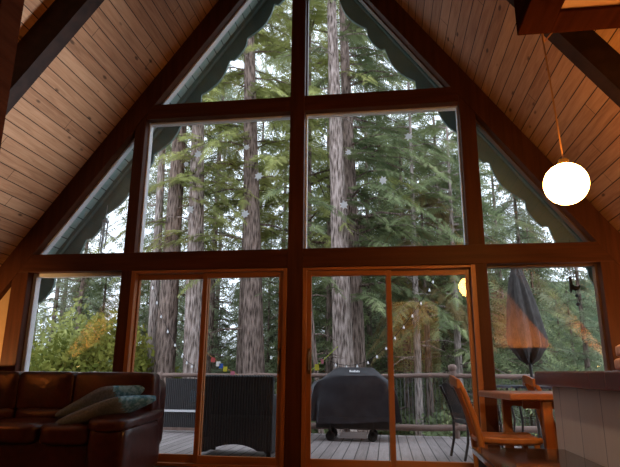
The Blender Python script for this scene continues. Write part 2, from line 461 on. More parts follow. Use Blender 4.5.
# plaster triangles beside the lower posts
for sg, nm in ((-1, 'wall_front_left'), (1, 'wall_front_right')):
    p = [(sg * 3.34, FLOOR), (sg * xr(FLOOR, XW + .02), FLOOR), (sg * xr(ZL, XW + .02), ZL), (sg * 3.34, ZL)]
    mb = MB(); mb.prism(p, -.02, .05); struct(nm, mb, M['plaster'])

# windows
def window(n, poly, mat, fr=.016, y=.025):
    g = group_struct('window_%d' % n)
    mb = MB(); inn = inset(poly, fr); mb.ring(poly, inn, y - .012, y + .075); obj('window_frame', mb, mat, g)
    mb = MB(); mb.prism(inset(poly, fr * .6), y + .012, y + .018); obj('glass_pane', mb, M['glass'], g)
    return g
window(1, [(-AL, ZT), (-AL, (XW - AL) / K), (-xr(ZT), ZT)], M['sash'])
window(2, [(AR, ZT), (AR, (XW - AR) / K), (xr(ZT), ZT)], M['sashbrown'])
window(3, [(-BL, ZM2), (-AL, ZM2), (-AL, ZM1), (-BL, ZM1)], M['sash'])
window(4, [(AR, ZM2), (BR, ZM2), (BR, ZM1), (AR, ZM1)], M['sash'])
window(5, [(-xr(ZM2), ZM2), (-CL, ZM2), (-CL, (XW - CL) / K)], M['sash'])
window(6, [(CR, ZM2), (xr(ZM2), ZM2), (CR, (XW - CR) / K)], M['sashbrown'])
window(7, [(-DL, .12), (-CL, .12), (-CL, ZL), (-DL, ZL)], M['sash'], .04)
window(8, [(CR, .12), (DR, .12), (DR, ZL), (CR, ZL)], M['sashbrown'], .022)

# sliding doors
def sliding_door(n, sg):
    g = group_struct('door_%d' % n)
    x0, x1 = (.077, 1.873) if sg < 0 else (.098, 1.92)
    def X(a): return sg * a
    def bx(mb, a, b, y0, y1, z0, z1):
        p, q = sorted((X(a), X(b))); mb.box(p, q, y0, y1, z0, z1)
    fr = MB(); bx(fr, x0, x0 + .042, -.115, .05, -.03, 2.022); bx(fr, x1 - .05, x1, -.115, .05, -.03, 2.022)
    obj('door_jamb', fr, M['fir'], g, bevel=.004)
    fr = MB(); bx(fr, x0 + .042, x1 - .05, -.115, .05, 1.99, 2.022); obj('door_head', fr, M['firh'], g, bevel=.004)
    fr = MB(); bx(fr, x0 + .042, x1 - .05, -.115, .08, -.03, .0); obj('door_sill', fr, M['firh'], g, bevel=.004)
    mid = .995 if sg < 0 else 1.005
    def panel(nm, a, b, y0):
        st = .052 if nm == 'sliding_panel' else .05
        p = MB(); bx(p, a, a + st, y0, y0 + .04, .0, 1.985); bx(p, b - st, b, y0, y0 + .04, .0, 1.985)
        o = obj(nm, p, M['fir'], g, bevel=.003)
        h = MB(); bx(h, a + st, b - st, y0, y0 + .04, ZD, 1.985); bx(h, a + st, b - st, y0, y0 + .04, .0, .075)
        obj('panel_rail', h, M['firh'], o, bevel=.003)
        q = MB(); bx(q, a + st - .006, b - st + .006, y0 + .017, y0 + .023, .07, ZD + .005)
        obj('glass_pane', q, M['glass'], o)
        return o
    sp = panel('sliding_panel', x0 + .040, mid + .04, -.085)
    panel('fixed_panel', mid - .02, x1 - (.018 if sg < 0 else .045), -.035)
    hx = x0 + .040 + .03
    h = MB(); h.tube([(X(hx), -.085, .93), (X(hx), -.125, .96), (X(hx), -.13, 1.02), (X(hx), -.125, 1.10), (X(hx), -.085, 1.13)], .009, 8)
    h.box(X(hx) - .016, X(hx) + .016, -.092, -.084, .90, 1.16)
    obj('door_handle', h, M['brass'], sp, smooth=True)
    return g
sliding_door(1, -1); sliding_door(2, 1)

# knee walls, back wall with the lit kitchen pass-through behind the camera
for sg, nm in ((-1, 'wall_left'), (1, 'wall_right')):
    mb = MB(); a, b = sorted((sg * 4.55, sg * 4.65)); mb.box(a, b, YB, -.02, FLOOR, .75); struct(nm, mb, M['plaster'])
zr = (XC) / K
mb = MB()
mb.prism([(-(XC - K * FLOOR), FLOOR), (1.15, FLOOR), (1.15, .95), (1.15, 2.55), (1.15, (XC - 1.15) / K), (0, zr)], -7.1, -7.0)
mb.prism([(1.15, FLOOR), (2.2, FLOOR), (2.2, .95), (1.15, .95)], -7.1, -7.0)
mb.prism([(1.15, 2.55), (2.2, 2.55), (2.2, (XC - 2.2) / K), (1.15, (XC - 1.15) / K)], -7.1, -7.0)
mb.prism([(2.2, FLOOR), (XC - K * FLOOR, FLOOR), (2.2, (XC - 2.2) / K)], -7.1, -7.0)
struct('wall_back', mb, M['darkwall'])
mb = MB(); mb.prism([(-1, FLOOR), (XC - K * FLOOR, FLOOR), (XC - K * 3.4, 3.4), (-1, 3.4)], YB - .1, YB); struct('wall_kitchen', mb, M['plaster'])
mb = MB(); mb.prism([(3.02, 1.40), (xr(1.40, XC), 1.40), (3.02, (XC - 3.02) / K)], -5.0, -4.9); struct('partition', mb, M['plaster'])

# loft above the kitchen side
mb = MB(); mb.box(1.853, 2.05, -5.9, -2.677, 3.0, 3.42); trim(mb, M['loftbeam'], bevel=.006)
mb = MB(); mb.box(2.05, 3.2, -2.89, -2.677, 3.0, 3.42); trim(mb, M['loftbeam'], bevel=.006)
mb = MB(); mb.box(2.05, 3.2, -5.9, -2.89, 3.02, 3.42); struct('ceiling_loft', mb, M['ceiling'])
# tall post on the sofa side
mb = MB(); mb.box(-1.98, -1.752, -2.78, -2.55, FLOOR, (XC - 1.722) / K - .25); trim(mb, M['loftbeam'], bevel=.006)

# ------------------------------------------------------------------ eaves: soffit and scalloped bargeboards
def slope_pt(sg, s, d):            # s along slope (up), d inward from ceiling plane
    # x = XC/.. : solve  -K(x-XC)+z = s*NRM ; XC - x - K z = d*NRM
    u = XC - d * NRM               # x + K z
    w = s * NRM                    # z - K (x - XC)
    z = (w + K * (u - XC)) / (1 + K * K); x = u - K * z
    return (sg * x, z)
def scallop(s):
    t = ((s - 2.75) / 1.035) % 1.0
    if t < .62: return .228 + .082 * math.sin(PI * t / .62)
    if t < .64: return .228 + (t - .62) / .02 * .057
    if t < .92: return .285 + .018 * math.sin(PI * (t - .64) / .28)
    return .285 - .057 * (t - .92) / .08
s_top = XC * NRM / K
S1 = (XC * K + XC / K) / NRM
for sg in (-1, 1):
    g = thing('bargeboard', ('teal scalloped bargeboard on the sofa side slope of the eave' if sg < 0 else 'scalloped bargeboard above the globe lamp side of the gable'), 'bargeboard', (0, .6, 0))
    mb = MB(); ss = np.arange(1.0, 8.2, .022)
    lo = []; hi = []
    for s in ss:
        x, z = slope_pt(sg, s, scallop(s)); x2, z2 = slope_pt(sg, s, -.12)
        if sg * x < 0: break
        lo.append((x, z)); hi.append((x2 if sg * x2 > 0 else 0, z2))
    vs = []; fs = []
    for (a, b) in zip(lo, hi): vs += [(a[0], .58, a[1]), (b[0], .58, b[1]), (a[0], .62, a[1]), (b[0], .62, b[1])]
    for i in range(len(lo) - 1):
        k = 4 * i
        fs += [(k, k + 4, k + 5, k + 1), (k + 2, k + 3, k + 7, k + 6), (k, k + 2, k + 6, k + 4), (k + 1, k + 5, k + 7, k + 3)]
    e = 4 * (len(lo) - 1); fs += [(0, 1, 3, 2), (e, e + 2, e + 3, e + 1)]
    mb.add(vs, fs); obj('board', mb, M['teal'], g)
    mb = MB()
    q = [slope_pt(sg, 1.0, .055), slope_pt(sg, 7.9, .055), slope_pt(sg, 7.9, .10), slope_pt(sg, 1.0, .10)]
    mb.prism(q, .52, .58); obj('moulding', mb, M['teal'], g)
    mb = MB(); z1 = (XC - .055 * NRM) / K
    q = [(sg * (XC - .055 * NRM), 0), (0, z1), (0, z1 + .3), (sg * (XC + .25), 0)]
    mb.prism(q, .10, .58); o = struct('trim_%d' % ti, mb, M['soffit']); ti += 1

# ------------------------------------------------------------------ deck, ground
mb = MB(); mb.box(-6.5, 5.6, .08, 3.75, DECK - .06, DECK); struct('deck_floor', mb, M['deck'])
def gz(x, y):
    z = -1.2 - .10 * min(max(y - 4, 0), 10)
    if y > 14: z += (.30 if x > -3 else max(.10, .30 + .05 * (x + 3))) * (y - 14)
    return z + .25 * math.sin(x * .35 + 1) * math.sin(y * .3)
xs = np.linspace(-48, 36, 60); ys = np.linspace(.3, 60, 50)
V = [(x, y, gz(x, y)) for y in ys for x in xs]
F = [(j * 60 + i, j * 60 + i + 1, (j + 1) * 60 + i + 1, (j + 1) * 60 + i) for j in range(49) for i in range(59)]
g = mesh_np('ground', V, F, M['hill']); g['kind'] = 'structure'

# ------------------------------------------------------------------ vegetation generators
def spray_template(k=8, w=.34):
    P = []; F = []
    for i in range(k):
        t = (i + .6) / k; ww = w * (1 - .75 * t)
        for sg in (-1, 1):
            b = len(P); P += [(t - .045, 0, 0), (t + .05, 0, 0), (t + .16, sg * ww, -.05)]; F.append((b, b + 1, b + 2))
    b = len(P); P += [(0, -.02, 0), (0, .02, 0), (1.1, 0, -.02)]; F.append((b, b + 1, b + 2))
    return np.array(P), np.array(F)

def sprays(pos, dirs, size, tmpl):
    P, F = tmpl
    n = len(pos); d = dirs / np.linalg.norm(dirs, axis=1, keepdims=True)
    up = np.tile([0, 0, 1.0], (n, 1)) + rng.normal(0, .35, (n, 3))
    lat = np.cross(up, d); lat /= np.linalg.norm(lat, axis=1, keepdims=True) + 1e-9
    nn = np.cross(d, lat)
    V = pos[:, None, :] + size[:, None, None] * (P[None, :, 0:1] * d[:, None] + P[None, :, 1:2] * lat[:, None] + P[None, :, 2:3] * nn[:, None])
    FF = F[None] + (np.arange(n) * len(P))[:, None, None]
    return V.reshape(-1, 3), FF.reshape(-1, 3)

def conifer_parts(H, z0, nb, Lfun, step=.12, size=(.3, .5), r0=.22, droop=(.25, .55), rise=.25, tmpl=None, azim=None, seed=0, bare=0, lean=(0, 0), trunk_from=-2.5, side=.55):
    """returns crown (V,F) and wood MB"""
    global rng
    rng = np.random.default_rng(seed)
    pos = []; dr = []; sz = []
    wood = MB()
    n = 12; pts = []; rs = []
    for i in range(n + 1):
        z = trunk_from + (H - trunk_from) * i / n
        f = z / H
        pts.append((lean[0] * z, lean[1] * z, z)); rs.append(max(.02, r0 * (1.0 - .78 * max(f, -.1)) * (1.12 if i == 0 else 1)))
    wood.tube(pts, rs, 14)
    for b in range(nb + bare):
        z = z0 + (H - z0) * ((b + rng.random()) / nb) ** .95 if b < nb else rng.uniform(z0 * .3, H * .7)
        if z > H: z = H * .98
        a = rng.uniform(0, 2 * PI) if azim is None else rng.uniform(*azim)
        L = Lfun(min(1, (z - z0) / max(.1, H - z0))) * rng.uniform(.7, 1.15)
        ri = rise * rng.uniform(.3, 1.3); dp = rng.uniform(*droop)
        o = np.array([lean[0] * z, lean[1] * z, z]); h = np.array([math.cos(a), math.sin(a), 0])
        m = max(5, int(L / step))
        t = np.linspace(.12, 1, m)
        P = o + h * (L * t)[:, None] + np.array([0, 0, 1]) * (L * (ri * t - dp * t ** 2))[:, None]
        T = h[None] + np.array([0, 0, 1]) * (ri - 2 * dp * t)[:, None]
        bp = [tuple(o + h * (L * q) + np.array([0, 0, L * (ri * q - dp * q * q)])) for q in (0, .3, .6, 1)]
        wood.tube(bp, [.012 + .009 * L, .010 + .006 * L, .01, .004], 4)
        if b >= nb: continue
        lat = np.cross([0, 0, 1], h)
        for sg in (-1, 1):
            w = sg * (side + rng.uniform(0, .6, m))
            D = T * .75 + lat * w[:, None] + np.array([0, 0, -1]) * rng.uniform(.05, .5, m)[:, None]
            pos.append(P + rng.normal(0, .03, (m, 3))); dr.append(D); sz.append(rng.uniform(size[0], size[1], m) * (1.15 - .5 * t) )
        pos.append(P[-1:]); dr.append(T[-1:]); sz.append(np.array([size[1]]))
    V, F = sprays(np.concatenate(pos), np.concatenate(dr), np.concatenate(sz), tmpl or TMPL)
    return V, F, wood
TMPL = spray_template()
TMPL_S = spray_template(5, .42)

def tree(name, label, loc, parts, leaf, bark, group=None, twig=None):
    t = thing(name, label, 'tree', loc, group)
    V, F, w = parts
    o = obj('trunk', w, bark, None, smooth=True); o.parent = t
    mesh_np('crown', V, F, leaf, t)
    return t

# --- the big trunks close behind the railing (x at y from the sightlines)
def trunk_only(name, label, loc, r0, H, bark, lean, bare, seed, crown=None, leaf='leafA', group=None):
    kw = dict(H=H, z0=4.0, nb=0, Lfun=lambda f: 1.2, bare=bare)
    kw = dict(H=H, z0=3.2, nb=26, Lfun=lambda f: 2.3 - 1.0 * f, r0=r0, lean=lean, seed=seed, bare=bare)
    if crown: kw.update(crown)
    return tree(name, label, loc, conifer_parts(**kw), M[leaf], bark, group)

BIG = [
 # x, y, radius, lean, bark, label, crown
 (-4.92, 7.6, .13, (-.030, 0), 'bark3', 'slender dark trunk at the outer edge of the sofa side trunks', dict(z0=5.6, nb=12, Lfun=lambda f: 1.5), 'leafA'),
 (-4.425, 7.2, .25, (-.008, 0), 'bark2', 'thick furrowed dark brown trunk beside the slender outer trunk', dict(z0=4.4, nb=22, Lfun=lambda f: 1.7), 'leafB'),
 (-3.58, 7.0, .24, (-.043, 0), 'bark1', 'grey furrowed trunk behind the sofa side glass door panel', dict(z0=4.0, nb=22, Lfun=lambda f: 1.6), 'leafB'),
 (-2.19, 7.4, .27, (-.048, 0), 'bark2', 'straight brown trunk standing behind the dark wicker armchair', dict(z0=3.6, nb=34, Lfun=lambda f: 2.3), 'leafB'),
 (.03, 6.8, .235, (-.026, 0), 'bark1', 'pale grey trunk directly behind the covered grill', dict(z0=3.6, nb=12, Lfun=lambda f: 1.5), 'leafA'),
 (.30, 7.5, .215, (-.026, 0), 'bark2', 'darker trunk half hidden by the pale trunk behind the grill', dict(z0=2.6, nb=46, Lfun=lambda f: 3.0 - .8 * f, azim=(-1.3, 1.5)), 'leafA'),
]
for i, (x, y, r, ln, bk, lab, cr, lf) in enumerate(BIG):
    zg = gz(x, y); cr.setdefault('z0', 4); cr['nb'] = int(cr['nb'] * 1.7); cr.setdefault('step', .085); cr.setdefault('size', (.26, .46)); cr.setdefault('droop', (.35, .75))
    trunk_only('fir_tree', lab, (x, y, 0), r * 1.08, 16, M[bk], ln, 5, 20 + i, cr, lf)

# slender trees seen through the door beside the dining table
for i, (x, y, r, bk, lab, cr) in enumerate([
    (1.72, 8.0, .10, 'bark3', 'thin pale trunk between the grill and the dark patio chair', dict(z0=2.4, nb=24, Lfun=lambda f: 1.4, H=9)),
    (2.72, 8.2, .10, 'bark3', 'thin pale trunk beyond the dark patio chair', dict(z0=1.2, nb=30, Lfun=lambda f: 1.7, H=8)),
    (-.34, 5.2, .055, 'bark2', 'leaning thin dark trunk next to the grill', dict(z0=2.5, nb=10, Lfun=lambda f: .8, H=5))]):
    trunk_only('slender_tree', lab, (x, y, 0), r, cr['H'], M[bk], (.01 if i < 2 else -.09, 0), 10, 40 + i, cr, 'leafA')

# --- full conifers in the middle distance
VARI = []
for s, (leaf, z0, Lm) in enumerate((('leafA', .3, 2.6), ('leafC', .4, 2.9), ('leafA', 1.2, 2.3), ('leafC', .2, 2.2))):
    VARI.append((conifer_parts(11.0, z0, 74, lambda f, Lm=Lm: Lm * (1.02 - .93 * f ** .9), step=.19, size=(.45, .75), r0=.17, seed=60 + s, tmpl=TMPL_S, droop=(.3, .6)), leaf))
VARI.append((conifer_parts(15.0, 2.0, 80, lambda f: 2.3 * (1.02 - .7 * f), step=.30, size=(.4, .65), r0=.13, seed=77, tmpl=TMPL_S, droop=(.4, .8)), 'leafC'))
PROTO = {}
def forest(v, x, y, sc, rot, label, group=None, dz=0.0):
    if v not in PROTO:
        (V, F, w), leaf = VARI[v]
        t = tree('conifer', label, (0, 0, 0), (V, F, w), M[leaf], M['bark2'], group)
        PROTO[v] = t
    else:
        t = copy_tree(PROTO[v])
        t['label'] = label
        if 'group' in t: del t['group']
        if group: t['group'] = group
    t.location = (x, y, gz(x, y) + dz); t.scale = (sc, sc, sc); t.rotation_euler = (0, 0, rot)
    return t
GR = ('dark green conifer of the forest seen between the big trunks', 'conifers between the big trunks')
GB = ('bluish green conifer on the slope beyond the closed patio umbrella', 'conifers beyond the patio umbrella')
GL = ('conifer behind the yellow green bushes', 'conifers behind the bushes')
# right hand wall of trees
for x, y, s, v in [(3.4, 9.2, .86, 0), (4.9, 10.2, .80, 1), (6.2, 9.6, .62, 3), (7.6, 11.5, .46, 1), (5.9, 13, .72, 2), (8.8, 14, .46, 0), (4.2, 14, 1.05, 1), (10.5, 16, .45, 3), (7.2, 17, .75, 1), (11.5, 20, .42, 1), (9.5, 21, .48, 2)]:
    forest(v, x, y, s, random.uniform(0, 6), *GB)
# centre
for x, y, s, v in [(1.6, 11.0, 1.0, 0), (2.9, 12.5, 1.1, 1), (-.8, 11.5, .95, 2), (-1.2, 15.0, 1.0, 1), (.9, 16, 1.2, 1), (3, 18, 1.2, 0), (-3.2, 17, .72, 2), (-3.0, 12.5, .5, 3), (-5.2, 14, .48, 1), (-1.9, 10.2, .45, 0), (-4.6, 20, .8, 2), (-2.0, 22, .9, 1), (1.8, 23, 1.2, 0), (-3.7, 12.6, .60, 0), (-2.75, 14, .66, 1), (-4.7, 15.5, .62, 0), (-1.7, 13, .66, 3), (5, 24, 1.1, 1)]:
    forest(v, x, y, s, random.uniform(0, 6), *GR)
# left, behind the bushes
for x, y, s, v in [(-10.8, 14, .62, 2), (-8.6, 15, .60, 0), (-12.5, 17, .7, 1), (-7.2, 18, .62, 2), (-14, 21, .75, 2), (-10.2, 22, .72, 0), (-17, 24, .8, 1), (-12.8, 27, .9, 2), (-6.6, 12.5, .42, 3), (-9.7, 13.6, .66, 0), (-7.7, 12.4, .56, 2), (-11.6, 15.5, .72, 1)]:
    forest(v, x, y, s, random.uniform(0, 6), *GL)

r_ = random.Random(5)
GF = ('distant conifer high on the slope behind the house trees', 'distant conifers on the slope')
for i in range(46):
    y = r_.uniform(21, 38); a = -.62 + 1.05 * (i + r_.random()) / 46
    x = .97 + (y + 5.84) * math.tan(a)
    s = r_.uniform(.75, 1.1) * ((1.0 if a < .27 else .42) if a > -.12 else .66)
    forest(r_.choice((0, 1, 2, 1)), x, y, s, r_.uniform(0, 6), *GF)
GS = ('tall lacy conifer against the pale sky between the big trunks', 'lacy conifers against the sky')
for x, y, s, v in [(-6.3, 11.5, .85, 4), (-5.2, 13, .95, 4), (-8.0, 14, .9, 4), (-6.6, 17, 1.1, 4), (-9.6, 19, 1.1, 4), (-4.0, 15, 1.0, 4), (-2.7, 13.5, .95, 4), (-1.4, 17, 1.2, 4), (-12, 20, 1.0, 4), (-3.4, 19, 1.2, 4), (-8.2, 23, 1.3, 4), (.4, 14, 1.0, 4), (-11.3, 13, .85, 4), (-9.6, 11.8, .8, 4), (-13.5, 17, .95, 4), (5.5, 16, .9, 4), (2.2, 15, 1.1, 4)]:
    forest(v, x, y, s, random.uniform(0, 6), *GS)
# --- drooping boughs of yellow-green hemlock close to the glass, upper panes
t = tree('hemlock_tree', 'yellow green drooping hemlock at the upper panes', (-1.2, 9.2, 0),
         conifer_parts(15, 4.2, 60, lambda f: 3.1 - .8 * f, r0=.16, seed=81, droop=(.4, .8), size=(.35, .6)), M['leafB'], M['bark2'])
t = tree('hemlock_tree', 'tall hemlock filling the sofa side gable pane', (-2.95, 8.9, 0),
         conifer_parts(16, 5.8, 60, lambda f: 2.4 - .6 * f, r0=.15, seed=87, droop=(.4, .8), size=(.33, .55)), M['leafB'], M['bark2'])
t = tree('hemlock_tree', 'rust tinged conifer bough tree behind the pane beside the globe lamp', (2.05, 8.8, 0),
         conifer_parts(6.2, 2.0, 40, lambda f: 1.7 - 1.1 * f, r0=.10, seed=83, droop=(.5, .9), size=(.35, .55), tmpl=TMPL), M['leafD'], M['bark2'])

# --- broadleaf bushes beyond the railing on the sofa side
def bush(label, loc, rx, ry, rz, n, leaf, seed, group=None):
    r = np.random.default_rng(seed)
    t = thing('bush', label, 'bush', loc, group)
    st = MB()
    for k in range(9):
        a = r.uniform(0, 2 * PI); q = r.uniform(.3, .9)
        st.tube([(0, 0, 0), (math.cos(a) * rx * q * .5, math.sin(a) * ry * q * .5, rz * .9), (math.cos(a) * rx * q, math.sin(a) * ry * q, rz * r.uniform(1.2, 1.8))], [.03, .018, .006], 5)
    o = obj('stem', st, M['twig']); o.parent = t
    u = r.normal(0, 1, (n, 3)); u /= np.linalg.norm(u, axis=1, keepdims=True)
    rad = r.uniform(.55, 1.05, (n, 1)) * (1 + .25 * np.sin(u[:, :1] * 7 + seed) * np.sin(u[:, 2:3] * 6 + u[:, 1:2] * 5))
    c = u * rad * np.array([rx, ry, rz]) + np.array([0, 0, rz * 1.02])
    d = r.normal(0, 1, (n, 3)); d /= np.linalg.norm(d, axis=1, keepdims=True)
    e = np.cross(d, r.normal(0, 1, (n, 3))); e /= np.linalg.norm(e, axis=1, keepdims=True)
    L = r.uniform(.05, .10, (n, 1))
    V = np.stack([c - d * L, c + e * L * .5, c + d * L, c - e * L * .5], 1).reshape(-1, 3)
    F = np.arange(4 * n).reshape(n, 4)
    mesh_np('leaves', V, F, leaf, t); return t
for i, (x, y, rx, rz, lab) in enumerate([
    (-6.7, 6.2, 1.15, 1.55, 'yellow green bush nearest the house wall beyond the railing'),
    (-5.6, 6.9, 1.05, 1.75, 'tall yellow green bush beside the slender trunk'),
    (-7.6, 8.4, 1.3, 1.95, 'darker leafy bush behind the yellow bushes'),
    (-5.2, 8.6, .9, 1.35, 'leafy bush peeking between the thick trunks'),
    (-4.9, 5.2, .6, .75, 'low bright green bush just past the log railing')]):
    bush(lab, (x, y, gz(x, y) + .1 + (.35 if i in (1, 2) else 0)), rx, .8, rz, 5200, M['leafS'] if i != 2 else M['leafB'], 90 + i)
for i, (x, y, rx, rz, lab) in enumerate([
    (.6, 8.8, 1.3, .8, 'low dark undergrowth shrub behind the grill'), (2.8, 7.2, 1.1, .75, 'low shrub below the railing past the patio chair'),
    (-1.6, 8.6, 1.4, .95, 'dark shrub behind the wicker armchair')]):
    bush(lab, (x, y, gz(x, y)), rx, .8, rz, 3600, M['leafA'], 110 + i)

# ------------------------------------------------------------------ log railing
YR = 3.5
def wob(p0, p1, n, amp, seed):
    r = random.Random(seed); P = []
    for i in range(n + 1):
        t = i / n; P.append((p0[0] + (p1[0] - p0[0]) * t, p0[1] + r.uniform(-amp, amp), p0[2] + (p1[2] - p0[2]) * t + r.uniform(-amp, amp)))
    return P
rail = thing('log_railing', 'peeled log railing along the outer edge of the deck', 'railing', (0, YR, DECK))
mb = MB(); mb.tube(wob((-6.4, YR, .86), (-1.2, YR, .855), 14, .010, 1), [.036] * 15, 10); obj('top_rail', mb, M['log'], rail, smooth=True)
mb = MB(); mb.tube(wob((-1.2, YR, .86), (5.4, YR, .90), 16, .010, 2), [.036] * 17, 10); obj('top_rail', mb, M['log'], rail, smooth=True)
mb = MB(); mb.tube(wob((-6.4, YR, .03), (-1.2, YR, .03), 12, .008, 3), .04, 10); obj('bottom_rail', mb, M['log'], rail, smooth=True)
mb = MB(); mb.tube(wob((-1.2, YR, .06), (5.4, YR, .09), 14, .008, 4), .05, 10); obj('bottom_rail', mb, M['log'], rail, smooth=True)
for x in (-5.6, -4.2, -2.95, -1.25, .3, 2.05, 3.7, 5.2):
    mb = MB(); h = .86 if x != 2.05 else .96
    mb.lathe([(.055, DECK), (.05, .4), (.052, h - .02), (.045, h + .03), (.015, h + .05)], (x, YR + .01, 0), 12); obj('post', mb, M['logv'], rail, smooth=True)
mb = MB()
for x in np.arange(-1.1, 5.3, .062): mb.tube([(x, YR, .09), (x, YR, .88)], .0035, 4)
obj('wire_infill', mb, M['wire'], rail)
mb = MB(); mb.lathe([(.02, 0), (.06, .015), (.075, .06), (.06, .10), (.02, .115)], (2.04, YR + .01, 1.01 - .06), 16)
tag(obj('finial_ball', mb, M['logv'], smooth=True), 'round wooden ball sitting on the railing post behind the patio chair', 'ornament')
# dark slatted screen tied to the railing on the sofa side
sc = thing('slatted_screen', 'black slatted privacy screen fixed against the log railing', 'screen', (-2.0, YR - .06, DECK))
mb = MB(); mb.box(-2.82, -1.35, YR - .075, YR - .055, .0, .80); obj('screen_panel', mb, M['wicker'], sc)
mb = MB(); mb.box(-2.86, -1.35, YR - .10, YR - .076, .25, .285); obj('crossbar', mb, M['sash'], sc)
mb = MB(); mb.box(-2.86, -1.35, YR - .10, YR - .05, -.045, .0); obj('base_rail', mb, M['logv'], sc)

# ------------------------------------------------------------------ deck furniture
# wicker armchair seen from behind
x0, x1, yb = -1.36, -.40, .86
w = thing('wicker_armchair', 'black ribbed wicker armchair with its back close to the glass door', 'armchair', (-.87, 1.15, DECK))
mb = MB()
n = 16; top = []; bot = []
for i in range(n + 1):
    t = i / n; x = x0 + (x1 - x0) * t
    a = max(0, 1 - ((t - .52) / .30) ** 2)
    bot.append((x, .0 + .075 * a ** .8 if a > 0 else .0)); top.append((x, .845))
for i in range(n):
    mb.prism([bot[i], bot[i + 1], top[i + 1], top[i]], yb, yb + .05)
bm_ = mb
obj('back_panel', mb, M['wicker'], w)
mb = MB()
mb.rbox((-.88, 1.22, .30), (.46, .33, .10), 8, 8); obj('seat', mb, M['wicker'], w, smooth=True)
for sx in (x0 + .06, x1 - .06):
    mb = MB(); mb.rbox((sx, 1.22, .30), (.06, .34, .34), 8, 8); obj('arm', mb, M['wicker'], w, smooth=True)
for sx in (x0 + .04, x1 - .04):
    for sy in (yb + .025, 1.52):
        mb = MB(); mb.box(sx - .025, sx + .025, sy - .02, sy + .02, DECK, .05); obj('leg', mb, M['rubber'], w)
mb = MB(); mb.tube([(x0, yb + .025, .85), (x1, yb + .025, .85)], .028, 10); obj('top_roll', mb, M['wicker'], w, smooth=True)

# covered grill
gy = 2.72
g = thing('covered_grill', 'barbecue grill under a black fitted cover on the deck', 'grill', (.44, gy + .3, DECK))
def gloft(secs):
    """sections: (z, x0, x1, y0, y1) rounded rect rings"""
    vs = []; m = 28
    for k, (z, a, b, c, d, wv) in enumerate(secs):
        for i in range(m):
            an = 2 * PI * i / m + PI / 4 * 0
            cx, sy = math.cos(an), math.sin(an)
            e = .22
            px = math.copysign(abs(cx) ** e, cx); py = math.copysign(abs(sy) ** e, sy)
            wobl = wv * math.sin(i * 2.2 + .5) 
            vs.append(((a + b) / 2 + px * ((b - a) / 2 + wobl), (c + d) / 2 + py * ((d - c) / 2 + wobl), z + wv * .6 * math.cos(i * 1.7)))
    fs = [(k * m + i, k * m + (i + 1) % m, (k + 1) * m + (i + 1) % m, (k + 1) * m + i) for k in range(len(secs) - 1) for i in range(m)]
    fs.append(list(range((len(secs) - 1) * m, len(secs) * m)))
    mb = MB(); mb.add(vs, fs); return mb
secs = [(.19, -.27, 1.16, gy - .02, gy + .62, .040), (.34, -.25, 1.14, gy - .01, gy + .62, .032), (.55, -.23, 1.12, gy + .01, gy + .62, .022),
        (.70, -.20, 1.08, gy + .02, gy + .62, .010), (.775, -.15, 1.04, gy + .03, gy + .61, .004), (.82, -.04, .98, gy + .04, gy + .60, .003), (.875, .03, .90, gy + .05, gy + .58, .002),
        (.93, .10, .84, gy + .12, gy + .55, .001), (.985, .17, .78, gy + .18, gy + .50, .0), (1.0, .22, .73, gy + .23, gy + .46, 0)]
cov = gloft(secs); obj('cover', cov, M['cover'], g, smooth=True, auto=.7)
mb = MB()
mb.box(-.12, 1.02, gy + .10, gy + .56, .10, .34)
obj('cart_body', mb, M['blackmetal'], g)
for lx in (-.12, .98):
    for ly in (gy + .08, gy + .54):
        mb = MB(); mb.box(lx - .02 + (.22 if lx < 0 else -.24), lx + .02 + (.22 if lx < 0 else -.24), ly - .02, ly + .02, -.0, .3); obj('leg', mb, M['blackmetal'], g)
        mb = MB(); mb.x = Matrix.Translation((lx + (.22 if lx < 0 else -.24), ly, DECK + .07)) @ Matrix.Rotation(PI / 2, 4, 'X')
        mb.lathe([(.03, -.02), (.068, -.02), (.072, -.01), (.072, .01), (.068, .02), (.03, .02)], (0, 0, 0), 20); obj('wheel', mb, M['rubber'], g, smooth=True)
mb = MB(); mb.box(.25, .66, gy + .02, gy + .05, -.03, .055); obj('drip_tray', mb, M['steel'], g)
mb = MB()
lx = .40
for i, (wd, h) in enumerate([(.022, .030), (.016, .022), (.017, .022), (.018, .03), (.017, .022), (.018, .026), (.014, .022)]):
    mb.add([(lx, gy + .09, .927), (lx + wd, gy + .09, .927), (lx + wd, gy + .115, .927 + h), (lx, gy + .115, .927 + h)], [(0, 1, 2, 3)])
    mb.add([(lx, gy + .093, .925), (lx + wd, gy + .093, .925), (lx + wd, gy + .118, .925 + h), (lx, gy + .118, .925 + h)], [(0, 1, 2, 3)])
    lx += wd + .006
mb2 = MB(); mb2.v = mb.v; mb2.f = mb.f; mb2.mi = mb.mi
# nudge the print onto the front slope of the cover
obj('white_lettering', mb2, M['white'], g)

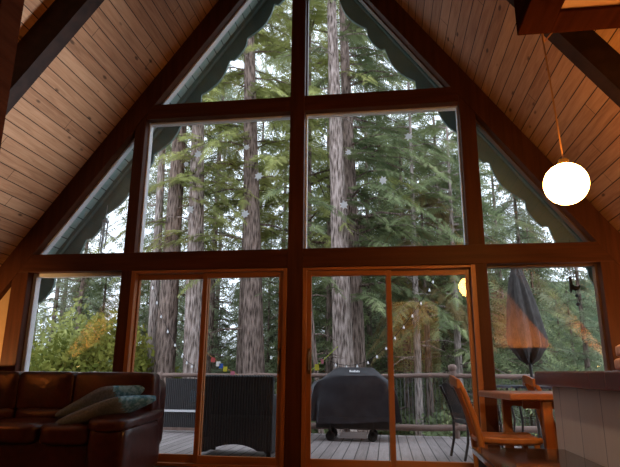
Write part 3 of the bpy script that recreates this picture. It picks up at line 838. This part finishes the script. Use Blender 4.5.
# closed patio umbrella, leaning slightly, standing through the patio table
u = thing('patio_umbrella', 'closed charcoal patio umbrella tied at the top', 'umbrella', (2.96, 2.2, DECK))
axis0 = Vector((2.96, 2.2, .77)); top_ = Vector((2.862, 2.2, 2.44))
def axis_pt(z):
    t = (z - .77) / (2.44 - .77); return axis0.lerp(top_, t)
vs = []; m = 48
prof = [(1.09, .035), (1.16, .13), (1.30, .225), (1.42, .232), (1.83, .185), (2.15, .125), (2.32, .085), (2.38, .062), (2.42, .075), (2.50, .05)]
for z, r in prof:
    c = axis_pt(z)
    for i in range(m):
        a = 2 * PI * i / m; rr = r * (1 + .16 * math.cos(8 * a + z * 1.5)) * (1 + .05 * math.cos(3 * a))
        vs.append((c.x + rr * math.cos(a), c.y + rr * math.sin(a), z + (.05 * math.cos(8 * a) if z < 1.25 else 0)))
fs = [(k * m + i, k * m + (i + 1) % m, (k + 1) * m + (i + 1) % m, (k + 1) * m + i) for k in range(len(prof) - 1) for i in range(m)] + [list(range(m))[::-1], list(range((len(prof) - 1) * m, len(prof) * m))]
mb = MB(); mb.add(vs, fs); obj('canopy', mb, M['umbrella'], u, smooth=True)
mb = MB(); mb.tube([tuple(axis_pt(2.28) + Vector((0, 0, 0))), tuple(axis_pt(2.31))], .098, 16); obj('tie_strap', mb, M['umbrella'], u, smooth=True)
mb = MB(); mb.tube([(2.995, 2.2, DECK + .05), tuple(axis_pt(.9)), tuple(axis_pt(2.56))], .021, 10); obj('pole', mb, M['blackmetal'], u, smooth=True)
mb = MB(); mb.lathe([(.24, DECK), (.24, DECK + .04), (.05, DECK + .08), (.03, DECK + .2)], (2.995, 2.2, 0), 20); obj('base', mb, M['blackmetal'], u, smooth=True)
# patio table: the pole passes through its centre hole
pt = thing('patio_table', 'round dark blue patio table around the umbrella pole', 'table', (3.0, 2.2, DECK))
mb = MB(); n = 40
for r_, (za, zb) in ((0, (.735, .765)),):
    vs = []
    for k in range(n):
        a = 2 * PI * k / n
        for rr, z in ((.035, za), (.52, za), (.52, zb), (.035, zb)): vs.append((2.965 + rr * math.cos(a), 2.2 + rr * math.sin(a), z))
    fs = []
    for k in range(n):
        for q in range(4): fs.append((4 * k + q, 4 * k + (q + 1) % 4, 4 * ((k + 1) % n) + (q + 1) % 4, 4 * ((k + 1) % n) + q))
    mb.add(vs, fs)
obj('table_top', mb, M['bluetop'], pt)
for k in range(4):
    a = PI / 4 + k * PI / 2; cx, cy = math.cos(a), math.sin(a)
    mb = MB(); mb.tube([(2.965 + .40 * cx, 2.2 + .40 * cy, DECK), (2.965 + .33 * cx, 2.2 + .33 * cy, .3), (2.965 + .42 * cx, 2.2 + .42 * cy, .735)], .016, 8); obj('leg', mb, M['bronze'], pt, smooth=True)

# dark metal patio chair, back to the railing door
def patio_chair(label, loc, rot):
    c = thing('patio_chair', label, 'chair')
    mb = MB(); mb.rbox((.02, 0, .42), (.24, .24, .025), 6, 8); obj('seat', mb, M['bronze'], c, smooth=True)
    for sy in (-.21, .21):
        mb = MB(); mb.tube([(-.26, sy, 0), (-.21, sy, .2), (-.20, sy, .42), (-.25, sy, .62), (-.34, sy * .92, .80), (-.37, sy * .8, .85)], [.017] * 6, 8); obj('back_leg', mb, M['bronze'], c, smooth=True)
        mb = MB(); mb.tube([(.24, sy, 0), (.21, sy, .2), (.22, sy, .42)], .016, 8); obj('front_leg', mb, M['bronze'], c, smooth=True)
        mb = MB(); mb.tube([(-.25, sy, .62), (-.05, sy * 1.15, .645), (.18, sy * 1.15, .63), (.22, sy, .42)], .013, 8); obj('arm', mb, M['bronze'], c, smooth=True)
    mb = MB()
    vs = []; n = 10
    for i in range(n + 1):
        for j in range(7):
            t = i / n; y = (-.19 + .38 * j / 6) * (1 - .25 * max(0, t - .7) / .3); z = .46 + .40 * t
            xx = -.205 - .16 * t ** 1.6
            vs.append((xx, y, z + (.02 * (1 - ((j - 3) / 3) ** 2) if i == n else 0)))
    fs = []
    for i in range(n):
        for j in range(6): fs.append((i * 7 + j, i * 7 + j + 1, (i + 1) * 7 + j + 1, (i + 1) * 7 + j))
    mb.add(vs, fs); o = obj('backrest', mb, M['bronze'], c); md = o.modifiers.new('s', 'SOLIDIFY'); md.thickness = .012
    c.location = loc; c.rotation_euler = (0, 0, rot); return c
patio_chair('dark cast metal patio chair on the deck behind the glass door', (2.05, 1.42, DECK), .28)

# ------------------------------------------------------------------ small hanging things outside
def string_lights(name, label, pts, nb, sag):
    t = thing(name, label, 'string lights', pts[0])
    path = []
    for a, b, sg in zip(pts[:-1], pts[1:], sag):
        for i in range(10):
            q = i / 10; path.append((a[0] + (b[0] - a[0]) * q, a[1] + (b[1] - a[1]) * q, a[2] + (b[2] - a[2]) * q - sg * 4 * q * (1 - q)))
    path.append(pts[-1])
    mb = MB(); mb.tube(path, .005, 5); obj('cable', mb, M['rubber'], t)
    L = len(path) - 1
    for k in range(nb):
        q = (k + .5) / nb * L; i = int(q); f = q - i
        p = Vector(path[i]).lerp(Vector(path[min(i + 1, L)]), f)
        mb = MB(); mb.lathe([(.008, -.003), (.009, -.018), (.016, -.028), (.020, -.042), (.014, -.056), (.003, -.062)], tuple(p), 10)
        obj('bulb', mb, M['bulb'], t, smooth=True)
    return t
string_lights('string_lights', 'string of round bulbs rising from the grill to the eave', [(.05, 3.36, 1.10), (.67, 3.36, 1.11), (1.20, 3.36, 1.60), (1.72, 3.36, 2.30), (1.95, 3.36, 2.85)], 14, [.07, .05, .03, .02])
string_lights('string_lights', 'string of bulbs hanging in front of the furrowed trunks', [(-3.22, 3.36, 2.55), (-2.95, 3.36, 1.85), (-2.55, 3.36, 1.22), (-2.30, 3.36, 1.02)], 8, [.02, .03, .04])
fl = thing('prayer_flags', 'string of small coloured cloth flags sloping down to the railing', 'flags', (-2.2, 3.3, 1.3))
fp = [(-2.20, 3.33, 1.37), (-2.05, 3.33, 1.20), (-1.86, 3.33, 1.07), (-1.70, 3.33, .96), (-1.50, 3.33, .86)]
mb = MB(); mb.tube(fp, .004, 5); obj('cord', mb, M['cord'], fl)
for i, (cn, q) in enumerate((('lime', .42), ('red', 1.45), ('white2', 1.95), ('blue', 2.25), ('yellow', 2.72), ('pink', 3.45))):
    k = int(q); p = Vector(fp[k]).lerp(Vector(fp[k + 1]), q - k)
    mb = MB(); mb.box(p.x - .035, p.x + .035, 3.325, 3.333, p.z - .07, p.z + .01); mb.x = None
    obj('flag', mb, M['flag_' + cn], fl)
fl = thing('flag_cord', 'short cord with yellow flag and pink bulbs sloping up past the grill', 'flags', (-.25, 3.3, .95))
fp = [(-.36, 3.30, .88), (-.16, 3.30, 1.03), (.05, 3.30, 1.22), (.18, 3.30, 1.34)]
mb = MB(); mb.tube(fp, .006, 5); obj('cord', mb, M['flag_lime'], fl)
mb = MB(); mb.box(-.205, -.135, 3.295, 3.303, .95, 1.05); obj('flag', mb, M['flag_yellow'], fl)
mb = MB(); mb.box(-.105, -.06, 3.295, 3.303, 1.06, 1.13); obj('flag', mb, M['flag_pink'], fl)

# dark bird-shaped chime hanging under the eave by the umbrella
wc = thing('wind_chime', 'dark bird shaped wind chime hanging near the umbrella', 'wind chime', (3.28, .56, 2.1))
bx_, by_ = 3.105, .56
mb = MB(); mb.tube([(bx_, by_, 2.42), (bx_, by_, 1.98)], .003, 5); obj('hanger', mb, M['chimedark'], wc)
mb = MB(); mb.x = Matrix.Translation((bx_, by_, 0))
mb.prism([(-.055, 1.99), (-.03, 2.0), (-.022, 1.90), (-.005, 1.885), (.03, 1.88), (.05, 1.90), (.058, 1.87), (.03, 1.835), (.0, 1.83), (-.03, 1.845), (-.05, 1.80), (-.06, 1.84)], -.014, .014)
obj('bird_body', mb, M['chimedark'], wc, bevel=.004)
mb = MB(); mb.tube([(bx_ + .0, by_, 1.83), (bx_ + .01, by_, 1.68)], .003, 5); obj('string', mb, M['chimedark'], wc)
mb = MB(); mb.lathe([(.004, .018), (.018, .006), (.02, -.008), (.006, -.02)], (bx_ + .008, by_, 1.775), 12); obj('bead', mb, M['chimedark'], wc, smooth=True)
mb = MB(); mb.lathe([(.004, .02), (.022, .006), (.022, -.012), (.006, -.022)], (bx_ + .012, by_, 1.68), 12); obj('bead', mb, M['chimedark'], wc, smooth=True)
# pale tube chime under the other slope
wc = thing('wind_chime', 'pale tubular wind chime hanging below the teal eave', 'wind chime', (-2.62, .5, 2.9))
cx_, cy_ = -2.60, .5
mb = MB(); mb.tube([(cx_, cy_, 3.02), (cx_, cy_, 2.84)], .004, 5); mb.lathe([(.012, .05), (.035, .02), (.05, 0), (.045, -.015)], (cx_, cy_, 2.80), 16); obj('top_disc', mb, M['chimepale'], wc, smooth=True)
for k in range(5):
    a = 2 * PI * k / 5; mb = MB(); px, py = cx_ + .036 * math.cos(a), cy_ + .036 * math.sin(a)
    mb.tube([(px, py, 2.79), (px - .01, py, 2.47 - .03 * k)], .008, 8); obj('tube', mb, M['chimepale'], wc, smooth=True)
mb = MB(); mb.tube([(cx_, cy_, 2.8), (cx_, cy_, 2.40)], .003, 5); mb.lathe([(.03, .004), (.03, -.004)], (cx_, cy_, 2.38), 14); obj('clapper', mb, M['chimepale'], wc)

# white decals on the upper panes
def decal(label, x, z, s, seed):
    r = random.Random(seed); poly = []
    n = 14
    for i in range(n):
        a = 2 * PI * i / n; rr = s * (1.0 if i % 2 == 0 else .62) * r.uniform(.8, 1.1); poly.append((x + rr * math.cos(a), z + rr * math.sin(a)))
    mb = MB(); mb.prism(poly, .036, .039); tag(obj('window_decal', mb, M['decal'], origin=None), label, 'window decal')
DL = [(-1.232, 3.48, 'white decal on the glass before the grey furrowed trunk, upper one'),
      (-1.375, 3.357, 'white decal on the glass between the two furrowed trunks'),
      (-.626, 3.539, 'topmost white decal on the pane with four big trunks'),
      (-.466, 3.163, 'white decal nearest the centre post on the pane with four trunks'),
      (-1.286, 2.773, 'low white decal just beside the grey furrowed trunk'),
      (-.617, 2.701, 'lowest white decal in front of the straight brown trunk'),
      (.596, 3.413, 'white decal over the darker trunk behind the grill trunk, upper one'),
      (1.301, 3.575, 'topmost white decal on the pane beside the globe lamp'),
      (.99, 3.051, 'white decal in the middle of the pane over green boughs'),
      (.544, 2.769, 'lowest white decal over the pale trunk behind the grill')]
for i, (x, z, l) in enumerate(DL): decal(l, x, z, .055 if i in (0, 3, 4, 5, 7, 8, 9) else .042, 130 + i)

# ------------------------------------------------------------------ sofa
so = thing('leather_sofa', 'dark red leather sofa with its back to the window', 'sofa', (-2.6, -.65, FLOOR))
SX0, SX1 = -3.85, -1.30
mb = MB(); mb.rbox(((SX0 + SX1) / 2, -.62, .17), ((SX1 - SX0) / 2 - .03, .40, .15), 10, 10); obj('base', mb, M['leather'], so, smooth=True)
mb = MB(); mb.rbox(((SX0 + SX1) / 2, -.30, .50), ((SX1 - SX0) / 2 - .02, .12, .385), 9, 12); obj('back_frame', mb, M['leather'], so, smooth=True)
seams = [-3.43, -2.78, -2.17, -1.66]
for a, b in zip(seams[:-1], seams[1:]):
    c = (a + b) / 2; h = (b - a) / 2
    mb = MB(); mb.rbox((c, -.74, .355), (h - .004, .36, .095), 6, 10, .16); obj('seat_cushion', mb, M['leather'], so, smooth=True)
    cc, hh = (c, h - .004) if b < -1.7 else ((a - 1.31) / 2, (-1.31 - a) / 2 - .004)
    mb = MB(); mb.rbox((cc, -.475, .71), (hh, .085, .195), 11, 12, .25, 1); obj('head_cushion', mb, M['leather'], so, smooth=True)
    mb = MB(); mb.rbox((c, -.485, .475), (h - .004, .10, .075), 5, 10, .2, 1); obj('lumbar_cushion', mb, M['leather'], so, smooth=True)
for sx in (-1, 1):
    cx = -1.50 if sx > 0 else -3.63
    mb = MB(); mb.rbox((cx, -.66, .22), (.185, .43, .23), 8, 10); a_ = obj('arm', mb, M['leather'], so, smooth=True)
    mb = MB()
    def armtop(u, v, w, cx=cx):
        y = -.66 + v * .47; dz = .05 * (v + 1) * .5
        return (cx + u * .21, y, .455 + dz + w * .055 * (1 + .3 * (1 - u * u)) - .03 * max(0, -v - .6))
    mb.puff(armtop, 10, 4.5); obj('arm_pad', mb, M['leather'], a_, smooth=True)
for sx in (SX0 + .1, SX1 - .1):
    for sy in (-.95, -.3):
        mb = MB(); mb.lathe([(.03, FLOOR), (.035, .03)], (sx, sy, 0), 12); obj('foot', mb, M['rubber'], so)

def pillow(label, A_, B_, C_, th):
    A_, B_, C_ = Vector(A_), Vector(B_), Vector(C_)
    e1 = (B_ - A_) / 2; e2 = (C_ - B_) / 2; n = e1.cross(e2).normalized(); c0 = (A_ + C_) / 2
    if n.z < 0: n = -n
    mb = MB()
    def fn(u, v, w):
        p = (1 - abs(u) ** 2.4) * (1 - abs(v) ** 2.4)
        pin = 1 + .06 * abs(u * v) * 1.0
        return c0 + e1 * u * pin + e2 * v * pin + n * (w * th * (.22 + .78 * max(0, p) ** .5)) 
    mb.puff(fn, 14, 7)
    # far end (beyond u>.55) shows the patterned cloth
    mb.mi = []
    for f in mb.f:
        c = sum((mb.v[i] for i in f), Vector()) / len(f)
        mb.mi.append(1 if (c - c0).dot(e1) / e1.length_squared > .93 - .45 * ((c - c0).dot(e2) / e2.length_squared + 1) / 2 else 0)
    return tag(obj('throw_pillow', mb, [M['cushgrey'], M['cushteal']], smooth=True, origin=tuple(c0), auto=2), label, 'pillow', 'throw pillows on the sofa')
pillow('grey and teal throw pillow leaning against the sofa back cushion', (-2.20, -.80, .49), (-1.73, -.80, .755), (-1.34, -.50, .765), .075)
pillow('grey and teal throw pillow lying in front on the sofa arm', (-2.04, -1.04, .44), (-1.46, -1.04, .665), (-1.17, -.76, .675), .075)

# ------------------------------------------------------------------ dining table and chairs
tc_ = Vector((2.36, -.80, FLOOR)); ang = -.27
t = thing('dining_table', 'honey coloured wooden dining table by the corner window', 'table', tuple(tc_))
R_ = Matrix.Translation(tc_) @ Matrix.Rotation(-ang * 0 + 0, 4, 'Z')
def loc_box(mb, x0, x1, y0, y1, z0, z1): mb.box(x0, x1, y0, y1, z0, z1)
top_poly = [(1.80, -.50), (1.93, -1.24), (3.0, -1.10), (2.90, -.36)]
mb = MB(); n = 4
vs = [(x, y, z) for z in (.715, .768) for x, y in top_poly]
mb.add(vs, [(3, 2, 1, 0), (4, 5, 6, 7)] + [(i, (i + 1) % 4, 4 + (i + 1) % 4, 4 + i) for i in range(4)]); obj('table_top', mb, M['tablewood'], t, bevel=.012)
for lx, ly in ((2.225, -1.12), (2.03, -.56), (2.80, -1.02), (2.76, -.48)):
    mb = MB(); mb.box(lx - .036, lx + .036, ly - .036, ly + .036, FLOOR, .715); obj('leg', mb, M['orangewood'], t, bevel=.006)
mb = MB(); mb.box(2.08, 2.76, -.98, -.955, .64, .715); mb.box(2.0, 2.74, -.60, -.575, .64, .715); obj('apron', mb, M['tablewood'], t)

def dining_chair(label, loc, rot):
    c = thing('dining_chair', label, 'chair', (0, 0, 0), 'honey wood dining chairs')
    # chair faces +x ; seat height .49 above floor
    mb = MB()
    def seat(u, v, w):
        z = .455 + w * .032 + .012 * u * u - .014 * (1 - v * v) * (w > 0) + .01 * (abs(v) > .7)
        return (.02 + u * .25, v * (.22 + .02 * u), z)
    mb.puff(seat, 12, 5); obj('seat', mb, M['orangewood'], c, smooth=True)
    for sy in (-.19, .19):
        mb = MB(); mb.tube([(-.20, sy, 0), (-.185, sy, .22), (-.20, sy, .46), (-.235, sy * .98, .62), (-.295, sy * .95, .80), (-.345, sy * .92, .905)], [.020, .022, .025, .023, .021, .019], 10); obj('back_upright', mb, M['orangewood'], c, smooth=True)
        mb = MB(); mb.tube([(.22, sy, 0), (.215, sy, .24), (.205, sy, .44)], [.017, .020, .022], 10); obj('front_leg', mb, M['orangewood'], c, smooth=True)
        mb = MB(); mb.tube([(-.19, sy, .17), (.215, sy, .19)], .010, 8); obj('stretcher', mb, M['orangewood'], c, smooth=True)
    mb = MB(); P = []
    for i in range(9):
        v = -1 + i / 4; P.append((-.345 - .03 * (1 - v * v), v * .20, .885 + .03 * (1 - v * v)))
    vs = []
    for p in P: vs += [(p[0] - .010, p[1], p[2] - .045), (p[0] + .012, p[1], p[2] - .045), (p[0] + .008, p[1], p[2] + .03), (p[0] - .014, p[1], p[2] + .03)]
    fs = [(4 * i + q, 4 * i + (q + 1) % 4, 4 * i + 4 + (q + 1) % 4, 4 * i + 4 + q) for i in range(8) for q in range(4)] + [(0, 1, 2, 3), (32, 35, 34, 33)]
    mb.add(vs, fs); obj('crest_rail', mb, M['orangewood'], c, bevel=.006)
    for sy in (-.07, 0, .07):
        mb = MB(); mb.tube([(-.21, sy, .48), (-.265, sy, .66), (-.345, sy, .89)], [.010, .012, .009], 8); obj('spindle', mb, M['orangewood'], c, smooth=True)
    c.location = loc; c.rotation_euler = (0, 0, rot); return c
c1 = dining_chair('honey wood chair pulled up to the open end of the dining table', (1.87, -1.14, FLOOR), .0)
c2 = copy_tree(c1); c2['label'] = 'honey wood chair behind the dining table, only its crest showing'
c2.location = (2.52, -.45, FLOOR); c2.rotation_euler = (0, 0, PI + .25); c2.location = (2.66, -.26, FLOOR); c2.rotation_euler = (0, 0, 0)

# ------------------------------------------------------------------ kitchen peninsula
k = thing('kitchen_peninsula', 'white panelled kitchen peninsula with a maroon tiled counter', 'counter', (2.5, -3.2, FLOOR))
mb = MB(); mb.box(2.02, 2.75, -4.4, -2.07, FLOOR, .845); obj('panelled_base', mb, M['panelwhite'], k)
mb = MB(); mb.box(1.935, 2.82, -4.45, -2.0, .845, .932); obj('tiled_counter', mb, M['tile'], k, bevel=.010)
mb = MB(); mb.box(2.012, 2.02, -4.4, -2.07, FLOOR, .05); obj('kick_board', mb, M['beam'], k)
for i, (w_, z, lab) in enumerate([(.0, .932, 'folded pale pink towel, lower one of the pair on the counter'), (.012, 1.005, 'folded pale pink towel, upper one of the pair on the counter')]):
    mb = MB()
    def tw(u, v, w, z=z, w_=w_):
        return (2.42 + u * (.19 - w_), -2.62 + v * (.12 - w_), z + .037 + w * .036 + .006 * math.sin(u * 5 + v * 2))
    mb.puff(tw, 12, 6); tag(obj('folded_towel', mb, M['towel'], smooth=True, origin=(2.42, -2.62, z)), lab, 'towel', 'folded towels on the counter')

# ------------------------------------------------------------------ dark glossy low table
lt = thing('low_table', 'dark glossy low table beside the kitchen peninsula', 'table', (1.75, -2.7, FLOOR))
mb = MB(); mb.box(1.47, 2.005, -3.45, -2.26, .45, .487); obj('table_top', mb, M['darkgloss'], lt, bevel=.006)
mb = MB(); mb.box(1.50, 1.985, -3.42, -2.29, .33, .45); obj('apron', mb, M['beam'], lt)
for lx in (1.53, 1.955):
    for ly in (-3.39, -2.32):
        mb = MB(); mb.box(lx - .03, lx + .03, ly - .03, ly + .03, FLOOR, .33); obj('leg', mb, M['beam'], lt)

# ------------------------------------------------------------------ globe pendant
GX, GY, GZ = 2.188, -2.25, 2.142
gp = thing('pendant_lamp', 'lit white globe pendant hanging on an amber cord', 'lamp', (GX, GY, GZ))
mb = MB(); prof = [(.140 * math.sin(a), .140 * math.cos(a)) for a in np.linspace(.12, PI - .001, 28)]
mb.lathe(prof, (GX, GY, GZ), 40); obj('globe_shade', mb, M['globe'], gp, smooth=True, auto=3)
mb = MB(); mb.lathe([(.035, .134), (.035, .17), (.012, .185)], (GX, GY, GZ), 16); obj('cap', mb, M['brass'], gp, smooth=True)
mb = MB(); mb.tube([(GX, GY, GZ + .17), (GX - .045, GY, 3.3), (GX - .075, GY, 3.99)], .006, 6)
mb.tube([(GX - .043, GY, 3.36), (GX - .01, GY + .08, 3.27), (GX + .16, GY + .21, 3.50)], .005, 6)
obj('cord', mb, M['cord'], gp, smooth=True)

# uplight sconces low on both slopes (seen only as reflections)
for sg, lab in ((-1, 'small brass uplight glowing low on the slope behind the sofa'), (1, 'small brass uplight glowing low on the slope by the table')):
    x = -4.13 if sg < 0 else 4.1; y = -2.75 if sg < 0 else -2.85; z = .95 if sg < 0 else 1.0
    s = thing('uplight', lab, 'lamp', (x, y, z))
    mb = MB(); mb.lathe([(.03, -.1), (.05, -.06), (.055, .03), (.045, .03), (.04, -.05)], (x, y, z), 16); obj('shade', mb, M['brass'], s, smooth=True)
    mb = MB(); mb.lathe([(.008, -.03), (.03, -.01), (.034, .015), (.02, .04), (.004, .045)], (x, y, z), 14); obj('bulb', mb, M['sconce'], s, smooth=True)
    mb = MB(); a, b = sorted((x + sg * .03, sg * 4.6)); mb.box(a, b, y - .015, y + .015, z - .09, z - .06); obj('arm', mb, M['brass'], s)
    ld = bpy.data.lights.new('uplight_glow', 'SPOT'); ld.energy = 340; ld.color = (1, .42, .10); ld.spot_size = 1.7; ld.spot_blend = .7; ld.shadow_soft_size = .03
    lo = bpy.data.objects.new('uplight_glow', ld); lo.location = (x, y, z + .05)
    d = Vector((0, 0, 1)); lo.rotation_euler = d.to_track_quat('-Z', 'Y').to_euler(); COL.objects.link(lo)

# kitchen lights
def point(name, loc, e, col, r=.06):
    ld = bpy.data.lights.new(name, 'POINT'); ld.energy = e; ld.color = col; ld.shadow_soft_size = r
    o = bpy.data.objects.new(name, ld); o.location = loc; COL.objects.link(o); return o
def spot(name, loc, tgt, e, col, size, blend=.6, r=.05):
    ld = bpy.data.lights.new(name, 'SPOT'); ld.energy = e; ld.color = col; ld.spot_size = size; ld.spot_blend = blend; ld.shadow_soft_size = r
    o = bpy.data.objects.new(name, ld); o.location = loc; o.rotation_euler = (Vector(tgt) - Vector(loc)).to_track_quat('-Z', 'Y').to_euler(); COL.objects.link(o); return o
spot('kitchen_lamp', (1.7, -7.15, 2.75), (1.7, -8.6, 1.5), 230, (1, .66, .20), 2.2)
spot('counter_lamp', (3.5, -4.2, 1.30), (3.6, -4.9, 1.9), 170, (1, .42, .12), 1.9)
# added fill spot just inside the doors, in place of daylight off the deck
spot('slope_fill', (1.5, -.3, .55), (-2.6, -2.4, 3.1), 950, (.86, .92, 1.0), .98, 1.0, .3)
# added spots without fixtures: two brighten the gable wall panels, one the loft underside
spot('sofa_panel_fill', (-4.05, -1.3, .6), (-3.5, 0, 1.35), 140, (1, .55, .20), .95, .7, .05)
spot('corner_panel_fill', (4.05, -1.3, .8), (3.5, 0, 1.6), 90, (1, .50, .16), .95, .7, .05)
spot('loft_recess_fill', (2.5, -4.6, 2.6), (2.35, -3.2, 3.16), 30, (1, .52, .16), 1.5, .6, .05)
# two added fills behind the viewpoint: one for the room, one for the peninsula
point('room_fill', (-.6, -6.8, 3.6), 18, (1, .62, .32), .1)
spot('peninsula_fill', (1.0, -6.6, 3.0), (2.0, -2.4, .6), 270, (1, .74, .52), .7, .8, .1)

# ------------------------------------------------------------------ world
w = bpy.data.worlds.new('overcast'); bpy.context.scene.world = w; w.use_nodes = True
nt = w.node_tree; bg = nt.nodes['Background']; bg.inputs[0].default_value = (.80, .87, 1.0, 1); bg.inputs[1].default_value = 2.5

# ------------------------------------------------------------------ camera
cam = bpy.data.cameras.new('camera'); co = bpy.data.objects.new('camera', cam); COL.objects.link(co)
cam.sensor_width = 36; cam.lens = 539.63 * 36 / 620; cam.clip_start = .05; cam.clip_end = 300
yaw, pitch, roll = .1387, .2522, .0078
cy, sy = math.cos(yaw), math.sin(yaw); cp, sp = math.cos(pitch), math.sin(pitch)
f = Vector((-sy * cp, cy * cp, sp)); r = Vector((cy, sy, 0)); up = r.cross(f)
r2 = math.cos(roll) * r + math.sin(roll) * up; u2 = -math.sin(roll) * r + math.cos(roll) * up
m = Matrix((r2, u2, -f)).transposed().to_4x4(); m.translation = Vector((.973, -5.841, .9145))
co.matrix_world = m
sc_ = bpy.context.scene; sc_.camera = co
sc_.view_settings.view_transform = 'Standard'; sc_.view_settings.look = 'None'; sc_.view_settings.gamma = 1; sc_.view_settings.exposure = 0
sc_.view_settings.use_curve_mapping = False
sc_.cycles.max_bounces = 8; sc_.cycles.transparent_max_bounces = 16
sc_.cycles.sample_clamp_indirect = 6
